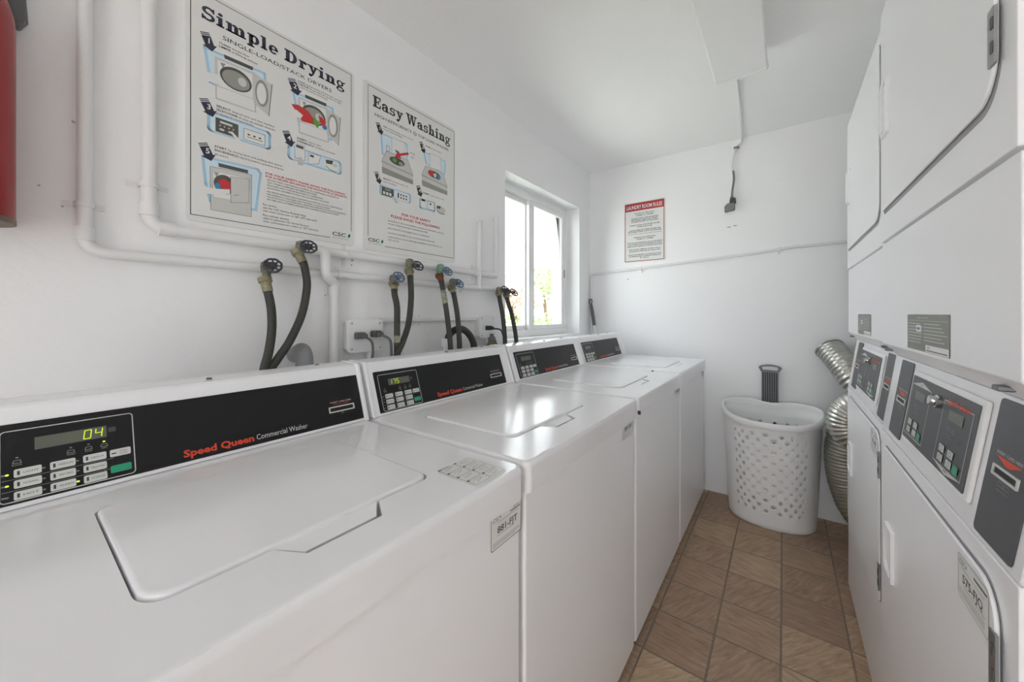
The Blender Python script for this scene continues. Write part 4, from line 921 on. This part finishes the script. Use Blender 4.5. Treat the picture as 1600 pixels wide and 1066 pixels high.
# outlets and cords
def outlet(label, y0, y1, z0, z1, dep, plugs):
    t = thing('outlet_box', label, 'outlet', (XL+.02, (y0+y1)/2, z0), 'surface outlet boxes')
    b = B(); b.prism(rrect(y0+.006, z0+.006, y1-.006, z1-.006, .012, 4), (XL+.0005,0,0), (0,1,0), (0,0,1), (1,0,0), dep, PLASTIC); bx = b.build('box', t, bevel=.002)
    b = B(); b.prism(rrect(y0, z0, y1, z1, .016, 5), (XL+dep,0,0), (0,1,0), (0,0,1), (1,0,0), .008, PLASTIC); cv_ = b.build('cover', t, bevel=.003, seg=3)
    for y, z in ((y0+.014, z0+.014), (y1-.014, z0+.014), (y0+.014, z1-.014), (y1-.014, z1-.014)):
        b = B(); b.lathe([(.006,0),(.006,.002),(0,.0025)], (XL+dep+.008, y, z), (1,0,0), PIPE, 12); b.lathe([(.003,0),(0,.0006)], (XL+dep+.0102, y, z), (1,0,0), SEAM, 8); b.build('screw', cv_)
    for y, z in plugs:
        b = B(); b.prism(rrect(y-.017, z-.014, y+.017, z+.014, .009, 4), (XL+dep+.008,0,0), (0,1,0), (0,0,1), (1,0,0), .0015, PIPE); b.build('receptacle', cv_)
    b = B(); b.lathe([(.012,0),(.012,.03)], (XL+.02, (y0+y1)/2+.03, z0-.028), (0,0,1), PIPE, 12); b.build('conduit_fitting', t)
    return XL+dep+.0095
def cord(label, x, y, z, pts, m, rr, s_=1.0):
    t = thing('power_cord', label, 'power cord', (x, y, z), 'washer power cords')
    b = B(); k = s_
    prof = [(-.016*k,-.011*k), (.014*k,-.011*k), (.017*k,-.004*k), (.014*k,.012*k), (-.014*k,.012*k), (-.017*k,.004*k)]
    b.prism(prof, (x, y, z), (0,1,0), (0,0,1), (1,0,0), .024*k, m); b.prism([(a*.7, c*.7) for a, c in prof], (x+.024*k, y+.004, z-.001), (0,1,0), (0,0,1), (1,0,0), .012*k, m); b.build('plug', t, bevel=.002)
    b = B(); b.tube(spline([(x+.03*k, y+.006, z-.002)]+pts, 8), rr, m, 10); b.build('cord', t)
xo = outlet('white double outlet box with two grey plugs over the first two washers', .690, .828, 1.030, 1.147, .034, [(.728,1.093),(.787,1.097)])
cord('grey power cord plugged in the double outlet, nearer the drain pipe', xo, .728, 1.090, [(xo+.058,.742,1.07),(xo+.064,.742,1.03),(xo+.064,.732,.99),(xo+.06,.727,.92)], CORDG, .0042)
cord('grey power cord plugged in the double outlet, nearer the black hoses', xo, .790, 1.094, [(xo+.060,.812,1.075),(xo+.066,.815,1.04),(xo+.068,.812,.99),(xo+.06,.81,.92)], CORDG, .0048)
xo = outlet('white outlet box with one black plug beside the window', 1.375, 1.490, 1.045, 1.158, .03, [(1.415,1.098)])
cord('black power cord looping from the outlet box beside the window', xo, 1.430, 1.095, [(xo+.05,1.475,1.085),(xo+.055,1.492,1.05),(xo+.06,1.51,1.02),(xo+.06,1.53,.94)], CORDB, .0038, .95)

# drain hoses
t = thing('drain_hose', 'grey corrugated drain hose end rising behind the first washer', 'hose', (-1.19, .535, .9))
b = B(); pth = spline([(-1.165,.533,.90),(-1.165,.534,.98),(-1.168,.535,1.03),(-1.185,.536,1.052),(-1.21,.537,1.046),(XL+.004,.537,1.036)], 7); b.tube(pth, .0245, GREYH, 18); b.build('grey_hose', t)
t = thing('drain_hose', 'thick black drain hose arching into a white standpipe behind the second washer', 'hose', (-1.18, 1.22, .95))
b = B(); pth = spline([(-1.19,1.150,1.03),(-1.186,1.152,1.066),(-1.18,1.175,1.090),(-1.175,1.215,1.098),(-1.17,1.255,1.080),(-1.165,1.285,1.04),(-1.16,1.293,.99),(-1.155,1.29,.93)], 7)
b.tube(pth, .0155, RUBBER, 16); b.build('black_hose', t)
t = thing('standpipe', 'short white standpipe that takes the black drain hose', 'pipe', (-1.19, 1.150, .9))
b = B(); b.lathe([(.022,.0),(.022,.13),(.029,.132),(.029,.165),(.024,.168)], (-1.19,1.150,.89), (0,0,1), PIPE, 18); b.build('pipe', t)
t = thing('cleanout_fitting', 'small weathered brass fitting low on the wall beneath the window outlet', 'fitting', (-1.2, 1.466, .97))
b = B(); b.lathe([(.03,0),(.032,.03),(.022,.05),(.020,.062)], (-1.195,1.466,.972), (0,0,1), BRASS, 16); b.build('fitting_body', t)
b = B(); b.lathe([(.021,0),(.021,.012),(.012,.018),(.012,.030),(0,.032)], (-1.195,1.462,1.034), (0,0,1), GREYM, 6); b.build('cap', t)

# ------------------------------------------------------------------ back wall odds and ends
t = thing('hanging_tool', 'grey stick handle with hanging loop and white collar by the corner conduit', 'cleaning tool', (-1.2, YB-.02, 1.02))
b = B(); p0_, p1_ = V(-1.216, YB-.03, 1.245), V(-1.188, YB-.03, 1.075); b.tube([p0_, p0_.lerp(p1_, .2), p1_], [.010,.013,.0125], GREYP, 14); b.tube([(-1.218+.011*math.cos(a), YB-.03, 1.262+.020*math.sin(a)) for a in [2*pi*i/20 for i in range(20)]], .0045, GREYP, 8, closed=True); b.build('handle', t)
b = B(); b.lathe([(.011,0),(.011,.06)], p1_, (p1_-p0_), PLASTIC, 12); b.lathe([(.007,.058),(.007,.18)], p1_, (p1_-p0_), PLASTIC, 12); b.build('collar', t)
t = thing('hanging_plug', 'grey cable from the ceiling light with its plug dangling on the back wall', 'cable', (-.25, YB-.01, 1.84))
b = B(); b.tube(spline([(-.170,1.885,ZC-.012),(-.185,2.3,ZC-.008),(-.207,2.70,ZC-.010),(-.214,YB-.012,ZC-.03),(-.238,YB-.010,2.222),(-.262,YB-.010,2.12),(-.255,YB-.010,2.05),(-.258,YB-.012,1.93)], 8), .0055, PIPE, 10); b.tube(spline([(-.255,YB-.012,2.075),(-.252,YB-.012,2.02),(-.259,YB-.013,1.955),(-.262,YB-.014,1.915)], 6), .0062, GREYM, 10); b.build('cable', t)
b = B(); b.box(-.252, -.222, YB-.018, YB, 2.213, 2.225, GREYM); b.build('cable_clip', t, bevel=.002)
b = B(); b.lathe([(.008,0),(.010,.01),(.010,.02)], (-.262,YB-.016,1.912), (0,0,-1), GREYM, 10); b.prism([(-.016,-.022),(.020,-.022),(.018,.012),(-.012,.012)], (-.260,YB-.004,1.888), (1,0,0), (0,0,1), (0,-1,0), .022, GREYD); b.build('plug', t, bevel=.002)
b = B(); b.prism([(-.034,-.03),(.022,-.022),(.022,.022),(-.018,.022),(-.034,.006)], (-.268,YB-.002,1.846), (1,0,0), (0,0,1), (0,-1,0), .030, GREYM); b.build('socket', t, bevel=.003)

t = thing('ceiling_light', 'unlit white box light on the ceiling with a cable leaving its end', 'ceiling light', (-.148, 1.2, ZC))
b = B(); b.box(-.225, -.072, .50, 1.87, 2.222, ZC-.0005, PLASTIC); b.build('housing', t, bevel=.004)
b = B(); b.prism([(-.246,2.20),(-.240,2.19),(-.056,2.19),(-.050,2.20),(-.056,2.228),(-.240,2.228)], (0,1.868,0), (1,0,0), (0,0,1), (0,-1,0), 1.366, PLASTIC); df = b.build('diffuser', t, bevel=.002)
b = B(); b.prism([(-.248,2.20),(-.242,2.188),(-.054,2.188),(-.048,2.20),(-.052,2.232),(-.244,2.232)], (0,1.888,0), (1,0,0), (0,0,1), (0,-1,0), .020, PLASTIC); b.build('end_cap', t, bevel=.002)

# ------------------------------------------------------------------ laundry hamper, ribbed grey tool, ducts
def hamper():
    t = thing('laundry_hamper', 'tall white plastic laundry hamper with diamond holes against the back wall', 'laundry hamper', (-.06, 2.58, 0))
    def loop(k, n):
        """k 0 at the floor, 1 at the rim"""
        cx = -.058; cy = 2.60+.0*k; rx = .205+.028*k; rf = .163+.062*k; rb = .105-.005*k; out = []
        for i in range(n):
            a = 2*pi*i/n; ca, sa = math.cos(a), math.sin(a); e_ = .8
            x = cx+rx*math.copysign(abs(ca)**e_, ca)
            y = cy+(rf if sa < 0 else rb)*math.copysign(abs(sa)**(e_ if sa > 0 else .92), sa)
            if sa > 0: y -= .022*math.exp(-((x-cx)/.1)**2)
            out.append((x, y))
        return out
    n = 60; lv = [0, .012, .03, .058]+[.085+i*.030 for i in range(15)]+[.535, .56]
    zt = lambda x, y, k: k
    H = .615
    def rimz(x, y): return .618+.20*(y-2.54)
    rings = []
    for z in lv:
        k = z/H; L_ = loop(k, n); rings.append([(x, y, z) for x, y in L_])
    L_ = loop(1, n); rings.append([(x, y, rimz(x, y)-.028) for x, y in L_]); 
    # shrink bottom edge for a rounded base
    rings[0] = [(-.058+(x+.058)*.965, 2.58+(y-2.58)*.965, .001) for x, y, z in rings[0]]
    b = B(); vs = [p for q in rings for p in q]; b.add(vs, [], HAMPER); mi_ = b.mi(HAMPER); fs = []
    for i in range(len(rings)-1):
        for j in range(n):
            j2 = (j+1) % n; q = (i*n+j, i*n+j2, (i+1)*n+j2, (i+1)*n+j)
            x = rings[i][j][0]; ang = 360*(j+.5)/n
            front = 229 < ang < 311; back = 60 < ang < 120
            hole = (front or back) and 4 <= i <= 18
            if hole and front:
                band = i <= 6 or i >= 17 or ang < 247 or ang > 293
                sc_ = .80 if band else .28
                if (i+j) % 2 == 0: hole = True
                else: hole = False
            elif hole: sc_ = .6; hole = (i+j) % 2 == 0
            if not hole: fs.append(q); continue
            p = [Vector(vs[a]) for a in q]; c = (p[0]+p[1]+p[2]+p[3])/4; w_ = (p[1]-p[0])*.5; h_ = (p[3]-p[0])*.5
            o = len(b.v); b.v += [tuple(c-h_*sc_), tuple(c+w_*sc_), tuple(c+h_*sc_), tuple(c-w_*sc_)]
            d0, d1, d2, d3 = o, o+1, o+2, o+3
            fs += [(q[0],q[1],d0),(q[1],q[2],d1),(q[2],q[3],d2),(q[3],q[0],d3),(q[1],d1,d0),(q[2],d2,d1),(q[3],d3,d2),(q[0],d0,d3)]
    fs.append(tuple(range(n-1, -1, -1)))
    for f in fs: b.f.append(f); b.m.append(mi_)
    b.build('basket_body', t, angle=60, solid=.003)
    b = B(); L1 = loop(1.0, n); rim = []
    prof = [(-.002,-.030),(.010,-.030),(.014,-.022),(.013,-.006),(.007,.003),(0,.004),(-.004,.0),(-.004,-.008)]
    cx, cy = -.058, 2.58; vs = []
    for x, y in L1:
        d_ = V(x-cx, (y-cy)*1.3).normalized(); z0 = rimz(x, y)
        if y > 2.6 and abs(x+.06) < .08: z0 -= .010*math.cos((x+.06)/.08*pi/2)
        for a_, c_ in prof: vs.append((x+d_.x*a_, min(y+d_.y*a_, YB-.003), z0+c_))
    k = len(prof); fs = [(i*k+j, i*k+(j+1) % k, ((i+1) % n)*k+(j+1) % k, ((i+1) % n)*k+j) for i in range(n) for j in range(k)]
    b.add(vs, [f[::-1] for f in fs], HAMPER); b.build('rim', t, angle=50)
    b = B(); b.prism([(-.055,-.008),(.055,-.008),(.045,.006),(-.045,.006)], (-.06, 2.655, rimz(-.06,2.66)-.014), (1,0,0), (0,1,0), (0,0,1), .006, HAMPER); b.build('hand_grip', t, bevel=.003)
hamper()
t = thing('ribbed_tool', 'grey plastic tool with a loop handle and vertical ribs upright behind the hamper', 'cleaning tool', (-.063, YB-.02, .5))
yy = YB-.018
b = B(); o_ = [(-.121,.842),(-.112,.850),(-.085,.858),(-.06,.860),(-.035,.857),(-.012,.850),(-.004,.842),(-.020,.812),(-.106,.812)]; i_ = [(-.104,.842),(-.095,.846),(-.075,.848),(-.06,.849),(-.045,.848),(-.028,.845),(-.022,.840),(-.026,.824),(-.100,.826)]
n = len(o_); vs = [(x, yy-.012, z) for x, z in o_]+[(x, yy-.012, z) for x, z in i_]+[(x, yy, z) for x, z in o_]+[(x, yy, z) for x, z in i_]
fs = []
for j in range(n):
    k = (j+1) % n; fs += [(j, n+j, n+k, k), (2*n+j, 2*n+k, 3*n+k, 3*n+j), (j, k, 2*n+k, 2*n+j), (n+j, 3*n+j, 3*n+k, n+k)]
b.add(vs, fs, GREYM); b.build('loop_handle', t, bevel=.002)
b = B(); b.box(-.105, -.021, yy-.006, yy, .48, .814, GREYD)
for i in range(8): x = -.105+i*.0111; b.box(x, x+.0058, yy-.012, yy-.006, .48, .812, GREYM)
b.build('ribbed_blade', t, bevel=.001)

def duct(label, path, r, m, pitch=.02, amp=.05):
    P0 = Vector(path[0]); t = thing('flexible_duct', label, 'duct', tuple(P0), 'foil dryer ducts')
    sp = spline(path, 26); b = B(); L_ = 0; R = []; q = sp[0]
    for p in sp: L_ += (p-q).length; q = p; R.append(r*(1+amp*math.sin(2*pi*L_/pitch)+random.uniform(-.012,.012)))
    b.tube(sp, R, m, 28, caps=False); b.build('foil_hose', t, angle=80)
    b = B(); d_ = (sp[1]-sp[0]).normalized(); b.lathe([(r*.98,0),(r*1.07,.002),(r*1.07,.012),(r*1.0,.014)], sp[0]-d_*.006, d_, COLLAR, 28); b.build('collar', t)
    return t
duct('bright foil duct leaving the back wall and slanting down behind the dryer', [(.212,2.74,.968),(.258,2.67,.90),(.308,2.61,.815),(.39,2.585,.735),(.52,2.58,.70)], .066, FOIL)
duct('bright foil duct bulging in a tight bend at the middle of the dryer side', [(.46,2.33,.80),(.335,2.33,.762),(.258,2.33,.722),(.232,2.33,.655),(.262,2.33,.597),(.36,2.33,.573)], .066, FOIL, .014, .035)
duct('dull grey foil duct hanging lowest and sagging to the floor', [(.262,2.50,.545),(.252,2.50,.48),(.253,2.50,.40),(.268,2.50,.30),(.31,2.49,.19),(.40,2.48,.11),(.52,2.46,.09)], .080, FOILD, .016, .022)

# ------------------------------------------------------------------ fire extinguisher
ex, ey = XL+.075, -.049
t = thing('fire_extinguisher', 'red fire extinguisher cylinder hung on the wall at the frame corner', 'fire extinguisher', (ex, ey, 1.33))
b = B(); R = .0625; b.lathe([(R*.55,.03),(R*.93,.004),(R,.010),(R,.36),(R*.97,.385),(R*.86,.412),(R*.66,.436),(R*.4,.452),(.018,.458),(.018,.475)], (ex,ey,1.332), (0,0,1), RED, 32); b.build('cylinder', t)
b = B(); b.lathe([(R*.95,0),(R*1.012,0),(R*1.012,.009),(R*.99,.011)], (ex,ey,1.331), (0,0,1), TAN, 32); b.build('base_rim', t)
b = B(); b.lathe([(.017,0),(.02,.01),(.02,.045),(.012,.05)], (ex,ey,1.80), (0,0,1), CHROME, 16); b.box(ex-.006, ex+.10, ey-.01, ey+.01, 1.842, 1.852, BLACK); b.box(ex-.006, ex+.11, ey-.01, ey+.01, 1.87, 1.88, BLACK); b.build('valve_head', t, bevel=.003)
b = B(); b.prism([(-.045,1.732),(.088,1.732),(.098,1.752),(.084,1.99),(-.04,1.99)], (XL+.001, ey-.02, 0), (0,1,0), (0,0,1), (1,0,0), .010, GREYM); b.prism([(.072,1.728),(.094,1.742),(.086,1.99),(.066,1.99)], (XL+.011, ey-.02, 0), (0,1,0), (0,0,1), (1,0,0), .022, GREYP); b.build('wall_bracket', t, bevel=.003)
